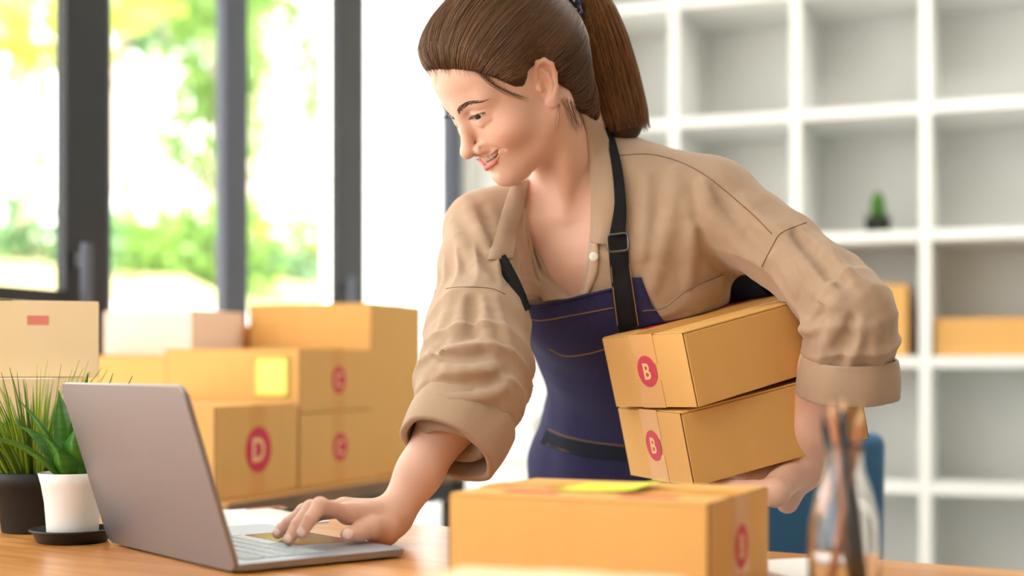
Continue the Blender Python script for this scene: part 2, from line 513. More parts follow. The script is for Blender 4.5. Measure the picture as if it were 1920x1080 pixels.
# the two parcels under the arm: (R, top-left-near corner)
RU = rotv((0.1998, -0.141, -1.0477)); TU = np.array([0.1123, 1.7848, 0.038 + CZ])
RLo = RU @ rotv((-0.0178, -0.0018, -0.1487)); TL = np.array([0.1343, 1.8199, -0.0478 + CZ]) - RU[:, 2] * 0.0025
HB = (0.17, 0.25, 0.09)
boxU = carton('cardboard parcel marked B, upper of the two held under her arm', *HB, mtx_R(RU, TU - RU[:, 2] * HB[2]), 'B', 0.0195, 'parcels held under the arm')
boxL = carton('cardboard parcel marked B, lower of the two held under her arm', *HB, mtx_R(RLo, TL - RLo[:, 2] * HB[2]), 'B', 0.0195, 'parcels held under the arm')

# big parcel at the front of the desk: emblem on the short right side
A = P(912, 915, 1.300); Bc = P(1330, 945, 1.150); Cc = P(1457, 908, 1.346)
xd = nrm((Cc - Bc)[:2].tolist() + [0]); 
FB_W, FB_L, FB_H = 0.185, 0.238, 0.090
yd = np.array([-xd[1], xd[0], 0])
fb = carton('large cardboard parcel marked B with a lime sticky note, at the front of the desk', FB_W, FB_L, FB_H, frame_matrix((Bc[0], Bc[1], ZT + 0.0005), xd, yd), 'B', 0.0195)
# sticky note on its top: rests as a thing of its own
def sheet(name, W, D, mtx, m, label, cat, curl=0.01, n=8, th=0.0004, parent=None):
    V, F = [], []
    for s in (0, 1):
        for i in range(n + 1):
            for j in range(n + 1):
                u, v = i / n, j / n
                V.append((u * W, v * D, curl * (max(0, u - 0.4) / 0.6) ** 2 * (0.4 + 0.6 * v) + th * s + 0.0003))
    N1 = (n + 1) ** 2
    for i in range(n):
        for j in range(n):
            a = i * (n + 1) + j
            F.append((a, a + 1, a + n + 2, a + n + 1))
            F.append((N1 + a, N1 + a + n + 1, N1 + a + n + 2, N1 + a + 1))
    for i in range(n):
        for a, b in ((i * (n + 1), (i + 1) * (n + 1)), (n * 1 + i * (n + 1), n + (i + 1) * (n + 1)), (i, i + 1), (n * (n + 1) + i, n * (n + 1) + i + 1)):
            F.append((a, b, b + N1, a + N1))
    o = from_arrays(name, V, np.array(F), m, parent, smooth=False)
    o.matrix_world = mtx
    if label: tag(o, label, cat)
    return o
np0 = P(1062, 922, 1.285); 
sheet('sticky_note', 0.080, 0.080, frame_matrix((0.036, 1.270, ZT + 0.0005 + FB_H + 0.0008), nrm((0.86, -0.42, 0)), nrm((0.42, 0.86, 0))), M['note'], 'lime yellow sticky note lying on the large front parcel', 'note', curl=0.007)

# ------------------------------------------------------------------ the desk
DA = nrm((0.83, -0.556, 0)); DB = nrm((0.556, 0.83, 0))       # along the desk, and away from us
D0 = np.array([-0.123, 1.826, 0.0])                          # on its far edge
DMX = frame_matrix((D0[0], D0[1], ZT), DA, DB)
desk = empty('desk', (0, 0, 0), 0, 'long desk of oiled orange strip wood the laptop stands on', 'desk')
desk.matrix_world = frame_matrix((D0[0], D0[1], 0), DA, DB)
dw0, dw1, dd = -0.95, 1.30, 0.98
box('desk_top', (dw0, -dd, ZT - 0.035), (dw1, 0, ZT), M['wood'], desk, bevel=0.003)
for xx in (dw0 + 0.05, dw1 - 0.10):
    for yy in (-dd + 0.04, -0.09):
        box('leg', (xx, yy, 0), (xx + 0.05, yy + 0.05, ZT - 0.035), M['black_metal'], desk, bevel=0.003)
for yy in (-dd + 0.05, -0.08):
    box('apron_rail', (dw0 + 0.1, yy, ZT - 0.085), (dw1 - 0.1, yy + 0.03, ZT - 0.035), M['black_metal'], desk)

# ------------------------------------------------------------------ laptop
hA = np.array([-0.4576, 1.6164, 0.0]); hB = np.array([-0.2655, 1.3747, 0.0])
lx = nrm(hB - hA); ly = nrm((-lx[1], lx[0], 0))               # hinge line, towards the user
LW, LD, LT = 0.3087, 0.198, 0.0098
lap = empty('laptop', (0, 0, 0), 0, 'open space grey laptop seen from behind its lid, standing on the desk', 'laptop')
lap.matrix_world = frame_matrix((hA[0], hA[1], ZT), lx, ly)
def rrect(w, d, r, n=6):
    out = []
    for cx_, cy_, a0 in ((w - r, d - r, 0), (r, d - r, 90), (r, r, 180), (w - r, r, 270)):
        for k in range(n + 1):
            a = radians(a0 + 90 * k / n); out.append((cx_ + r * cos(a), cy_ + r * sin(a)))
    return out
def slab(name, outline, z0, z1, m, parent, bev=0.0015):
    bm = bmesh.new()
    lo = [bm.verts.new((x, y, z0)) for x, y in outline]; hi = [bm.verts.new((x, y, z1)) for x, y in outline]
    n = len(outline); bm.faces.new(lo[::-1]); top = bm.faces.new(hi)
    for i in range(n): bm.faces.new((lo[i], lo[(i + 1) % n], hi[(i + 1) % n], hi[i]))
    es = [e for f in bm.faces if len(f.verts) > 4 for e in f.edges]
    if bev: bmesh.ops.bevel(bm, geom=es, offset=bev, segments=2, profile=0.5, affect='EDGES')
    bmesh.ops.recalc_face_normals(bm, faces=bm.faces[:])
    return from_bm(name, bm, m, parent)
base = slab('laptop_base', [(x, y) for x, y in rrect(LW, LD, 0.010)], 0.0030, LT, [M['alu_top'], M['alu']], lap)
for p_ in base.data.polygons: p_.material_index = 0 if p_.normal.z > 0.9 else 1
for fx, fy in ((0.02, 0.02), (LW - 0.02, 0.02), (0.02, LD - 0.02), (LW - 0.02, LD - 0.02)):
    lathe('rubber_foot', [(0.0, 0.0), (0.006, 0.0), (0.007, 0.0031), (0, 0.0031)], M['black'], base, n=16, loc=(fx, fy, 0))
# keys
keym = None
kw = (LW - 0.05) / 14.0
for r in range(6):
    ky = 0.022 + r * 0.0172
    hh = 0.0085 if r == 0 else 0.0145
    ky2 = 0.022 if r == 0 else 0.0135 + r * 0.0172
    if r < 5:
        xs = [(0.025 + i * kw, kw) for i in range(14)]
    else:
        xs = [(0.025 + i * kw, kw) for i in range(4)] + [(0.025 + 4 * kw, 5 * kw)] + [(0.025 + i * kw, kw) for i in range(9, 14)]
    for x0, w_ in xs:
        bm = bmesh.new()
        bm_box(bm, (x0 + 0.0012, ky2, LT - 0.0002), (x0 + w_ - 0.0012, ky2 + hh, LT + 0.0012), bevel=0.0006, seg=1)
        bmesh.ops.recalc_face_normals(bm, faces=bm.faces[:])
        from_bm('key', bm, M['key'], base)
slab('trackpad', [(LW / 2 - 0.062 + x, 0.121 + y) for x, y in rrect(0.124, 0.072, 0.004)], LT - 0.0005, LT + 0.0003, M['trackpad'], base, bev=0)
# lid: leans back from the hinge line
lt0, lz = 0.056, 0.1765
ld = nrm((0, -lt0, lz)); ln_ = np.array([0, -ld[2], ld[1]])   # up the lid; outward (its back)
lidlen = math.hypot(lt0, lz) + 0.004
lid = slab('lid', [(x, y) for x, y in rrect(LW, lidlen, 0.010)], 0.0, 0.0052, M['alu'], lap, bev=0.0018)
lid.matrix_local = Matrix(((1, 0, 0, 0), (0, ld[1], ln_[1], 0.004), (0, ld[2], ln_[2], LT - 0.006), (0, 0, 0, 1)))
scr = slab('screen', [(0.005 + x, 0.008 + y) for x, y in rrect(LW - 0.01, lidlen - 0.012, 0.006)], -0.0006, 0.0002, M['black'], lid, bev=0)
hinge_V, hinge_F = tube_arrays([(0.03, 0.004, LT - 0.004), (LW - 0.03, 0.004, LT - 0.004)], 0.0042, 12)
from_arrays('hinge', hinge_V, hinge_F, M['black'], lap)

# ------------------------------------------------------------------ packing table at the back with its boxes
ZB = 0.72; HBk = CZ - ZB
TU_ = nrm((0.385, 0.923, 0)); TP = np.array([-TU_[1], TU_[0], 0])     # along its front edge; towards the windows
T0 = np.array([-0.43, 2.53, 0.0])
def tb(s, p, z=ZB):
    q = T0 + TU_ * s + TP * p; return (q[0], q[1], z)
def s_of(px, p):
    """run along the table at set-back p of the ray through pixel column px"""
    k = (px - CX) / FPX; q = T0 + TP * p
    return (k * q[1] - q[0]) / (TU_[0] - k * TU_[1])
table = empty('packing_table', (0, 0, 0), 0, 'brown wooden packing table with black legs along the windows', 'table')
table.matrix_world = frame_matrix(tb(0, 0, 0), TU_, TP)
box('table_top', (-0.13, 0, ZB - 0.028), (0.985, 0.62, ZB), M['wood2'], table, bevel=0.003)
for xx in (-0.09, 0.86):
    for yy in (0.03, 0.54):
        box('leg', (xx, yy, 0), (xx + 0.045, yy + 0.045, ZB - 0.028), M['black_metal'], table, bevel=0.002)
for yy in (0.035, 0.55):
    box('rail', (-0.05, yy, ZB - 0.075), (0.87, yy + 0.03, ZB - 0.028), M['black_metal'], table)

def tcart(label, s, p, w, l, h, z=0.0, **kw):
    return carton(label, w, l, h, frame_matrix(tb(s, p, ZB + z + 0.0005), TU_, TP), **kw)
d0 = np.array(tb(0, 0)); 
pD = 0.047
sD0 = s_of(403, pD); sD1 = s_of(558, pD)
tcart('cardboard box marked D on the packing table, just behind the laptop lid', sD0, pD, sD1 - sD0, 0.30, 0.163, letter='D', lr=0.042)
sC0 = sD1 + 0.006; sC1 = s_of(706, pD)
tcart('lower box marked C of the stack between box D and the tall carton', sC0, pD, sC1 - sC0, 0.29, 0.142, letter='C', lr=0.0285)
sE0 = s_of(563, pD + 0.003); sE1 = s_of(704, pD)
# the upper box straddles box D (taller) and the lower C box: it rests on box D
upC = tcart('upper box marked C with a pale yellow note on its side', sE0, pD + 0.004, sE1 - sE0, 0.31, 0.124, z=0.1435, letter='C', lr=0.0275)
# note stuck on its near long side
nt = sheet('sticky_note', 0.078, 0.078, Matrix.Identity(4), M['note_pale'], 'pale yellow square note stuck on the side of the upper C box', 'note', curl=0.002)
oN = np.array(tb(sE0 - 0.0012, pD + 0.105, ZB + 0.1435 + 0.030)); 
nx, ny, nz_ = -TP, np.array([0, 0, 1.0]), -TU_
nt.matrix_world = Matrix(((nx[0], ny[0], nz_[0], oN[0]), (nx[1], ny[1], nz_[1], oN[1]), (nx[2], ny[2], nz_[2], oN[2]), (0, 0, 0, 1)))
sF0 = s_of(697, 0.06)
tcart('tall plain carton at the right end of the packing table', sF0, 0.06, 0.235, 0.305, 0.368, letter=None, top_print=False, tape_end=False)
# behind them
sG = s_of(372, 0.40)
tcart('orange carton with a red print behind the C boxes', 0.503, 0.375, 0.20, 0.22, 0.322, m='card_orange')
sH0 = 0.207
tcart('orange-brown carton under the pale pink one, by the windows', sH0, 0.375, 0.285, 0.232, 0.255, m='card')
tcart('pale pinkish carton on top of another one by the windows', 0.299, 0.377, 0.19, 0.228, 0.095, z=0.256, m='card_pink', tape_m='card_pink')
# on the desk behind the plants
kx = nrm((0.93, 0.36, 0)); ky_ = np.array([-kx[1], kx[0], 0])
K1 = P(166, 985, 1.885)
carton('pale cardboard box behind the potted plants, under the leaning carton', 0.30, 0.20, 0.186, frame_matrix((K1[0] - 0.30 * kx[0], K1[1] - 0.30 * kx[1], ZT + 0.0005), kx, ky_), m='card_pale')
K2 = P(186, 708, 1.915)
big = carton('pale carton with a red printed label on top of the box behind the plants', 0.27, 0.165, 0.102, frame_matrix((K2[0] - 0.27 * kx[0], K2[1] - 0.27 * kx[1], ZT + 0.1875), kx, ky_), m='card_pale', tape_end=False)
bm = bmesh.new(); bm_box(bm, (0.178, -0.0006, 0.070), (0.205, -0.0002, 0.082))
from_bm('printed_label', bm, mat('pink red print', (0.80, 0.25, 0.20), 0.7), big)
# low box at the very front
Y1 = P(868, 1060, 0.985)
yx = nrm((0.93, -0.36, 0)); yy_ = np.array([-yx[1], yx[0], 0])
carton('pale yellow carton at the near edge of the desk, in front of the large parcel', 0.16, 0.12, 0.0625, frame_matrix((Y1[0] - 0.12 * yy_[0], Y1[1] - 0.12 * yy_[1], ZT + 0.0005), yx, yy_), m='card_pale', tape_m='card_pale', top_print=False, tape_end=False)
# boxes on the shelf
q = shelf_pt(-0.145, 0.03, 0.9853)
carton('upright cardboard box in the shelf cell below the small plant', 0.13, 0.20, 0.215, frame_matrix(shelf_pt(-0.185, 0.03, 0.9856), SH, SB), top_print=False, tape_m='card')
carton('low cardboard box in the right-hand shelf cell', 0.31, 0.22, 0.112, frame_matrix(shelf_pt(0.025, 0.03, 0.9856), SH, SB), top_print=False, tape_m='card')
# ------------------------------------------------------------------ potted plants on the desk
rng = np.random.default_rng(7)
def leaf_mat(name, c, c2, rough=0.4, tr=0.3, stripes=None):
    m = mat(name, c, rough, noise=(stripes or (60, 60, 60), 0.7, c2), spec=0.4)
    return translucent(m, tr)
M['grass'] = leaf_mat('bright grass blade', (0.38, 0.56, 0.05), (0.55, 0.68, 0.09), 0.45, 0.45)
M['grass_dark'] = leaf_mat('dark grass blade', (0.15, 0.28, 0.04), (0.26, 0.40, 0.06), 0.45, 0.4)
M['leaf'] = leaf_mat('glossy mottled leaf', (0.05, 0.20, 0.018), (0.13, 0.33, 0.03), 0.3, 0.3, (25, 25, 160))

def blade(name, base, direction, length, width, bend, m, parent, n=9, fold=0.25, tip=1.0, shape=0):
    """a long leaf with a keel, thickness through two faces"""
    d = nrm(direction); side = np.cross(d, (0, 0, 1)); 
    if np.linalg.norm(side) < 1e-3: side = np.array([1.0, 0, 0])
    side = nrm(side); 
    p = np.array(base, float); V, F = [], []
    dirv = d.copy()
    for i in range(n + 1):
        t = i / n
        if shape == 0: w = width * (0.55 + 0.45 * sin(pi * min(1, t * 1.4 + 0.1))) * (1 - t ** 2.2)
        else: w = width * (0.45 + 0.85 * sin(pi * min(1.0, t * 0.85 + 0.12))) * (1 - t ** 4) 
        w = max(w, width * 0.03)
        nn = nrm(np.cross(side, dirv))
        V += [p - side * w / 2 + nn * w * fold, p - nn * 0.0, p + side * w / 2 + nn * w * fold, p - nn * (w * 0.08 + 0.0006)]
        if i < n:
            a = i * 4
            F += [(a, a + 1, a + 5, a + 4), (a + 1, a + 2, a + 6, a + 5), (a + 3, a, a + 4, a + 7), (a + 2, a + 3, a + 7, a + 6)]
        p = p + dirv * length / n
        dirv = nrm(dirv + np.array([d[0], d[1], -0.6]) * bend * (0.4 + t) / n + np.array([0, 0, -bend * 0.6 * t]) / n)
    return from_arrays(name, V, np.array(F), m, parent, smooth=True)

# black pot with grass
bx = P(66, 990, 1.745)
pot = empty('potted_grass', (bx[0], bx[1], ZT), 0, 'bushy grass plant in a black pot at the left end of the desk', 'plant')
lathe('pot', [(0, 0), (0.038, 0), (0.0395, 0.002), (0.0455, 0.0555), (0.0475, 0.056), (0.0488, 0.0725), (0.0465, 0.0735), (0.0445, 0.066), (0, 0.064)], M['pot_black'], pot)
lathe('soil', [(0, 0.0665), (0.02, 0.068), (0.0448, 0.066)], M['soil'], pot, n=24)
for i in range(230):
    a = rng.uniform(0, 2 * pi); r = 0.040 * math.sqrt(rng.uniform(0, 1))
    out = rng.uniform(0.0, 0.55) + r * 7
    d = (cos(a) * out, sin(a) * out, 1.0)
    L_ = rng.uniform(0.08, 0.158) * (1 - 0.1 * out)
    blade('blade', (r * cos(a), r * sin(a), 0.066), d, L_, rng.uniform(0.0042, 0.0075), rng.uniform(0.1, 0.9), M['grass'] if rng.uniform() < 0.62 else M['grass_dark'], pot, n=7)
# white pot with broad leaves on a black saucer
wx = P(136, 1003, 1.640)
sau = empty('saucer', (wx[0], wx[1], ZT), 0, 'round black plastic saucer under the white plant pot', 'saucer')
lathe('saucer_dish', [(0, 0), (0.038, 0), (0.040, 0.002), (0.0445, 0.011), (0.0485, 0.0135), (0.0485, 0.0155), (0.0455, 0.0155), (0.041, 0.0060), (0, 0.0055)], M['black'], sau)
wp = empty('potted_snake_plant', (wx[0], wx[1], ZT + 0.0058), 0, 'broad-leaved green plant in a white flared pot standing on a black saucer', 'plant')
lathe('pot', [(0, 0), (0.0275, 0), (0.0287, 0.0015), (0.0295, 0.015), (0.0315, 0.040), (0.0350, 0.060), (0.0385, 0.0735), (0.0372, 0.0742), (0.0345, 0.066), (0, 0.064)], M['pot_white'], wp)
lathe('soil', [(0, 0.067), (0.02, 0.0685), (0.0352, 0.0665)], M['soil'], wp, n=24)
LEAVES = [((0.005, 0.0), (0.10, 0.0, 1), 0.122, 0.036, 0.05), ((-0.006, -0.006), (-0.38, -0.12, 1), 0.105, 0.024, 0.55), ((-0.010, -0.010), (-0.62, -0.2, 0.75), 0.105, 0.020, 1.1),
          ((-0.003, -0.012), (-0.30, -0.30, 1), 0.060, 0.024, 0.4), ((0.010, -0.014), (0.05, -0.28, 1), 0.064, 0.030, 0.1), ((0.012, 0.006), (0.25, 0.15, 1), 0.085, 0.030, 0.2),
          ((-0.014, 0.004), (-0.55, 0.3, 0.9), 0.10, 0.018, 0.9), ((0.016, 0.010), (0.33, 0.25, 1), 0.13, 0.012, 0.1), ((0.008, 0.016), (0.20, 0.22, 1), 0.128, 0.012, 0.1),
          ((-0.008, 0.012), (-0.2, 0.3, 1), 0.11, 0.022, 0.2), ((0.0, -0.018), (-0.05, -0.5, 0.9), 0.045, 0.022, 0.5)]
for (x, y), d, L_, w_, b_ in LEAVES:
    blade('leaf', (x, y, 0.066), d, L_, w_, b_, M['leaf'], wp, n=12, fold=0.18, shape=1)

# ------------------------------------------------------------------ small things on the desk
def on_desk(px, py):
    d = (CZ - ZT) * FPX / (py - HY); q = P(px, py, d); return q
q = on_desk(452, 975)
nb = empty('open_notebook', (0, 0, 0), 0, 'open white notebook lying on the desk behind the laptop', 'notebook')
nb.matrix_world = frame_matrix((q[0], q[1], ZT + 0.0004), lx, ly)
for s_ in (-1, 1):
    V, F = [], []
    n = 8
    for i in range(n + 1):
        u = i / n; zz = 0.009 * (1 - u) ** 0.5 * (0.4 + 0.6 * u) + 0.0015
        for yv in (-0.075, 0.075):
            V += [(s_ * u * 0.10, yv, zz), (s_ * u * 0.10, yv, 0.0)]
    for i in range(n):
        a = i * 4
        F += [(a, a + 2, a + 6, a + 4), (a + 1, a + 5, a + 7, a + 3), (a, a + 4, a + 5, a + 1), (a + 2, a + 3, a + 7, a + 6)]
    a = n * 4
    F += [(a, a + 1, a + 3, a + 2), (0, 2, 3, 1)]
    from_arrays('page_block', V, np.array(F), M['paper'], nb, smooth=False)
def pencil(label, a, b, r, m, tipm, group=None, name='pencil', cat='pencil', tipat='b'):
    a = np.array(a); b = np.array(b); ax = nrm(b - a); L_ = np.linalg.norm(b - a)
    root = empty(name, tuple(a), 0, label, cat, group)
    z = Vector(ax); rot = z.to_track_quat('Z', 'Y').to_matrix().to_4x4(); rot.translation = Vector(a)
    root.matrix_world = rot
    lathe('barrel', [(0, 0), (r, 0), (r, L_ - 4.2 * r), (r * 0.98, L_ - 4.2 * r)], m, root, n=8)
    t_ = lathe('sharpened_tip', [(r, L_ - 4.2 * r), (r * 0.3, L_ - 1.2 * r), (0.0001, L_)], tipm, root, n=8)
    return root
q1 = on_desk(455, 968); q2 = on_desk(540, 957)
pencil('reddish pencil lying on the desk beyond the notebook', (q1[0], q1[1] + .03, ZT + 0.004), (q2[0], q2[1], ZT + 0.004), 0.0038, M['pencil'], M['pencil_tip'])
q = on_desk(1505, 1064)
wnb = empty('notepad', (0, 0, 0), 0, 'white notepad on the desk between the large parcel and the glass jar', 'notepad')
wnb.matrix_world = frame_matrix((q[0] - 0.035, q[1] - 0.14, ZT + 0.0004), nrm((0.95, 0.30, 0)), nrm((-0.30, 0.95, 0)))
for k in range(5):
    box('sheet', (0.0003 * (k % 2), 0.0004 * (k % 3), k * 0.0018), (0.085, 0.125, k * 0.0018 + 0.0015), M['paper'], wnb)

# glass jar with pens
JD = 1.10
jx = P(1583, 1000, JD)
jar = empty('glass_jar', (jx[0], jx[1], ZT), 0, 'clear glass bottle-shaped jar full of pencils at the right of the desk', 'jar')
JZ = [(0, 0.0), (0.0255, 0), (0.0275, 0.003), (0.0275, 0.060), (0.0262, 0.082), (0.0205, 0.105), (0.0150, 0.122), (0.0140, 0.132), (0.0152, 0.140), (0.0148, 0.1415), (0.0128, 0.1405), (0.0122, 0.132), (0.0130, 0.121), (0.0185, 0.103), (0.0240, 0.081), (0.0252, 0.059), (0.0252, 0.008), (0, 0.006)]
lathe('jar_body', JZ, M['glass'], jar, n=40)
def jp(label, bx_, by_, tx_, ty_, L_, r, m, tipm, name, cat):
    a = np.array([jx[0] + bx_, jx[1] + by_, ZT + 0.0085]); t_ = np.array([jx[0] + tx_, jx[1] + ty_, ZT + 0.132]); b = a + nrm(t_ - a) * L_
    return pencil(label, a, b, r, m, tipm, 'pencils in the glass jar', name, cat)
jp('long reddish pencil leaning right in the glass jar', -0.017, -0.008, 0.0065, -0.004, 0.166, 0.0036, M['pencil'], M['pencil_tip'], 'pencil', 'pencil')
jp('black pen with matt barrel leaning left in the glass jar', 0.017, 0.002, -0.0012, 0.0020, 0.160, 0.0056, M['black'], M['black'], 'pen', 'pen')
jp('thin black pen at the back of the glass jar', 0.013, 0.012, -0.0105, 0.003, 0.160, 0.0032, M['black'], M['black'], 'pen', 'pen')
jp('thick dark grey marker at the right of the glass jar', 0.014, -0.012, 0.0030, 0.0055, 0.154, 0.0048, M['graphite'], M['graphite'], 'pen', 'pen')
jp('slim light brown pencil at the left of the glass jar', 0.008, -0.006, -0.0058, -0.004, 0.168, 0.0026, M['pencil'], M['pencil_tip'], 'pencil', 'pencil')
jp('slim dark pencil in the middle of the glass jar', 0.004, -0.017, -0.0005, -0.0085, 0.170, 0.0026, M['graphite'], M['pencil_tip'], 'pencil', 'pencil')

# ------------------------------------------------------------------ blue chair behind her
ch = empty('office_chair', (0.41, 2.62, 0), radians(4), 'blue fabric office chair standing behind her at the right', 'chair')
def cushion(name, w, d, h, loc, m, parent, rot=None, r=0.02):
    bm = bmesh.new(); bm_box(bm, (-w / 2, -d / 2, -h / 2), (w / 2, d / 2, h / 2), bevel=r, seg=4)
    bmesh.ops.recalc_face_normals(bm, faces=bm.faces[:])
    o = from_bm(name, bm, m, parent, smooth=True); o.location = loc
    if rot: o.rotation_euler = rot
    return o
cushion('backrest', 0.44, 0.06, 0.235, (0, -0.17, 0.722), M['blue_fabric'], ch, (radians(3), 0, 0), 0.022)
cushion('backrest_lower', 0.44, 0.06, 0.19, (0, -0.165, 0.505), M['blue_fabric'], ch, (radians(3), 0, 0), 0.018)
cushion('seat', 0.46, 0.44, 0.08, (0, 0.08, 0.43), M['blue_fabric'], ch, None, 0.03)
for s_ in (-1, 1):
    tube('back_support', [(s_ * 0.15, -0.128, 0.78), (s_ * 0.15, -0.115, 0.50), (s_ * 0.12, 0.0, 0.385)], 0.011, M['black_metal'], ch)
tube('column', [(0, 0.08, 0.39), (0, 0.08, 0.10)], 0.025, M['chrome'], ch, 16)
for k in range(5):
    a = 2 * pi * k / 5 + 0.3
    lg = tube('leg', [(0, 0.08, 0.10), (0.27 * cos(a), 0.08 + 0.27 * sin(a), 0.075)], [0.022, 0.014], M['black_metal'], ch)
    V, F = tube_arrays([(0.27 * cos(a) - 0.012 * sin(a), 0.08 + 0.27 * sin(a) + 0.012 * cos(a), 0.030), (0.27 * cos(a) + 0.012 * sin(a), 0.08 + 0.27 * sin(a) - 0.012 * cos(a), 0.030)], 0.029, 16)
    from_arrays('castor', V, F, M['black'], lg)

# ------------------------------------------------------------------ little succulent on the shelf
sp = shelf_pt(-0.148, 0.10, 1.3605)
su = empty('potted_cactus', sp, 0, 'small green cactus in a dark pot standing alone on the white shelf', 'plant')
lathe('pot', [(0, 0), (0.030, 0), (0.034, 0.004), (0.040, 0.040), (0.041, 0.046), (0.036, 0.046), (0.034, 0.038), (0, 0.036)], M['pot_black'], su, n=28)
V, F = [], []
nr, ns = 14, 32
for i in range(nr + 1):
    t_ = i / nr; r0 = 0.017 * (0.75 + 0.4 * sin(pi * t_)) * math.sqrt(max(0.0, 1 - t_ ** 6))
    for k in range(ns):
        a = 2 * pi * k / ns; r = r0 * (1 + 0.16 * cos(8 * a)); V.append((r * cos(a), r * sin(a), 0.036 + 0.095 * t_))
for i in range(nr):
    for k in range(ns): F.append((i * ns + k, i * ns + (k + 1) % ns, (i + 1) * ns + (k + 1) % ns, (i + 1) * ns + k))
from_arrays('cactus_stem', V, np.array(F), M['leaf'], su)
for k in range(6):
    a = k * 1.05; blade('leaf', (0.012 * cos(a), 0.012 * sin(a), 0.038), (cos(a), sin(a), 1.0), 0.045, 0.012, 0.5, M['leaf'], su, n=5, shape=1)

# ------------------------------------------------------------------ white drawer cabinet behind her arm
cb0 = corner + SH * 0.03 - SB * 0.42
cab = empty('drawer_cabinet', (0, 0, 0), 0, 'low white drawer cabinet with round knobs against the back wall', 'cabinet')
cab.matrix_world = frame_matrix(cb0, SH, SB)
W_, D_, H_ = 0.40, 0.40, 0.80
box('cabinet_body', (0, 0.02, 0.06), (W_, D_, H_ - 0.02), M['shelf'], cab, bevel=0.003)
box('cabinet_top', (-0.008, -0.008, H_ - 0.02), (W_ + 0.008, D_, H_), M['shelf'], cab, bevel=0.003)
for k in range(4):
    z0 = 0.075 + k * 0.19
    dr = box('drawer', (0.008, 0.0, z0), (W_ - 0.008, 0.02, z0 + 0.182), M['shelf'], cab, bevel=0.003)
    for xx in (0.23,):
        V, F = tube_arrays([(xx, 0.0, z0 + 0.09), (xx, -0.012, z0 + 0.09), (xx, -0.018, z0 + 0.09), (xx, -0.026, z0 + 0.09)], [0.006, 0.006, 0.015, 0.010], 14)
        from_arrays('knob', V, F, M['brass'], dr)
for xx in (0.02, W_ - 0.06):
    for yy in (0.05, D_ - 0.07):
        box('leg', (xx, yy, 0), (xx + 0.04, yy + 0.04, 0.06), M['shelf'], cab)
# ------------------------------------------------------------------ garden outside the windows
M['lawn'] = mat('dry lawn', (0.32, 0.34, 0.13), 0.9, noise=(2.0, 0.8, (0.42, 0.36, 0.20)))
M['terrace'] = mat('white terrace paving', (0.86, 0.85, 0.82), 0.8)
M['render_white'] = mat('white render', (0.88, 0.87, 0.85), 0.8)
M['bark'] = mat('pale bark', (0.46, 0.38, 0.33), 0.9, noise=((6, 6, 30), 0.7, (0.30, 0.24, 0.20)))
M['fol1'] = translucent(mat('mid green foliage', (0.16, 0.32, 0.05), 0.5, noise=(3, 0.8, (0.26, 0.44, 0.09))), 0.35)
M['fol2'] = translucent(mat('yellow green fronds', (0.42, 0.50, 0.06), 0.5, noise=(3, 0.8, (0.55, 0.55, 0.12))), 0.35)
M['fol3'] = translucent(mat('dark blue green foliage', (0.10, 0.24, 0.09), 0.5, noise=(3, 0.8, (0.18, 0.32, 0.14))), 0.35)
def wall_pt(s, out, z=0.0):
    q = corner + WN * s + WO * out; return np.array([q[0], q[1], z])
# planes of ground
bm = bmesh.new()
ring = [wall_pt(-9, 0.06), wall_pt(6, 0.06), wall_pt(6, 2.6), wall_pt(-9, 2.6)]
plan_prism(bm, ring, -0.05, 0.004)
struct(from_bm('ground_terrace', bm, M['terrace']))
bm = bmesh.new()
ring = [wall_pt(-14, 2.6), wall_pt(16, 2.6), wall_pt(16, 40), wall_pt(-14, 40)]
plan_prism(bm, ring, -0.2, 0.0)
struct(from_bm('ground_lawn', bm, M['lawn']))
# low white garden wall and the grassy bank behind it
bm = bmesh.new(); plan_prism(bm, [wall_pt(-9, 2.6), wall_pt(9, 2.6), wall_pt(9, 2.85), wall_pt(-9, 2.85)], 0, 1.30)
o = from_bm('garden_wall', bm, M['render_white']); tag(o, 'low white rendered garden wall outside the windows', 'wall')
V, F = [], []
nn = 30
for i in range(nn + 1):
    for j in range(9):
        s = -6 + 15 * i / nn; u = j / 8
        V.append(wall_pt(s, 2.85 + 5.5 * u, 1.26 + 1.0 * u ** 0.8 + 0.10 * sin(s * 2.1 + j) + 0.06 * sin(s * 5 + 2 * j)))
base_n = len(V)
for i in range(nn):
    for j in range(8): F.append((i * 9 + j, i * 9 + j + 1, (i + 1) * 9 + j + 1, (i + 1) * 9 + j))
o = from_arrays('ground_bank', V, np.array(F), M['lawn']); struct(o)

def ray_out(px, out):
    """plan point outside on pixel column px at the distance out from the window wall"""
    k = (px - CX) / FPX; q = corner + WO * out
    s = (k * q[1] - q[0]) / (WN[0] - k * WN[1])
    return wall_pt(s, out)

def foliage(name, centres, n, size, m, parent, seed, droop=0.3):
    r = np.random.default_rng(seed)
    V, F = [], []
    for i in range(n):
        c, rad = centres[r.integers(len(centres))]
        v = r.normal(size=3); v /= np.linalg.norm(v); v *= rad * r.uniform(0.45, 1.0)
        p = np.array(c) + v
        d = nrm(v + r.normal(size=3) * rad * 0.5 + np.array([0, 0, -droop * rad])); sd = nrm(np.cross(d, r.normal(size=3)))
        L_ = size * r.uniform(0.6, 1.3); w = L_ * 0.28; up = np.cross(sd, d) * w * 0.3
        a = len(V)
        V += [p, p + d * L_ * 0.45 + sd * w + up, p + d * L_, p + d * L_ * 0.45 - sd * w + up]
        F.append((a, a + 1, a + 2, a + 3))
    return from_arrays(name, V, np.array(F), m, parent, smooth=False)

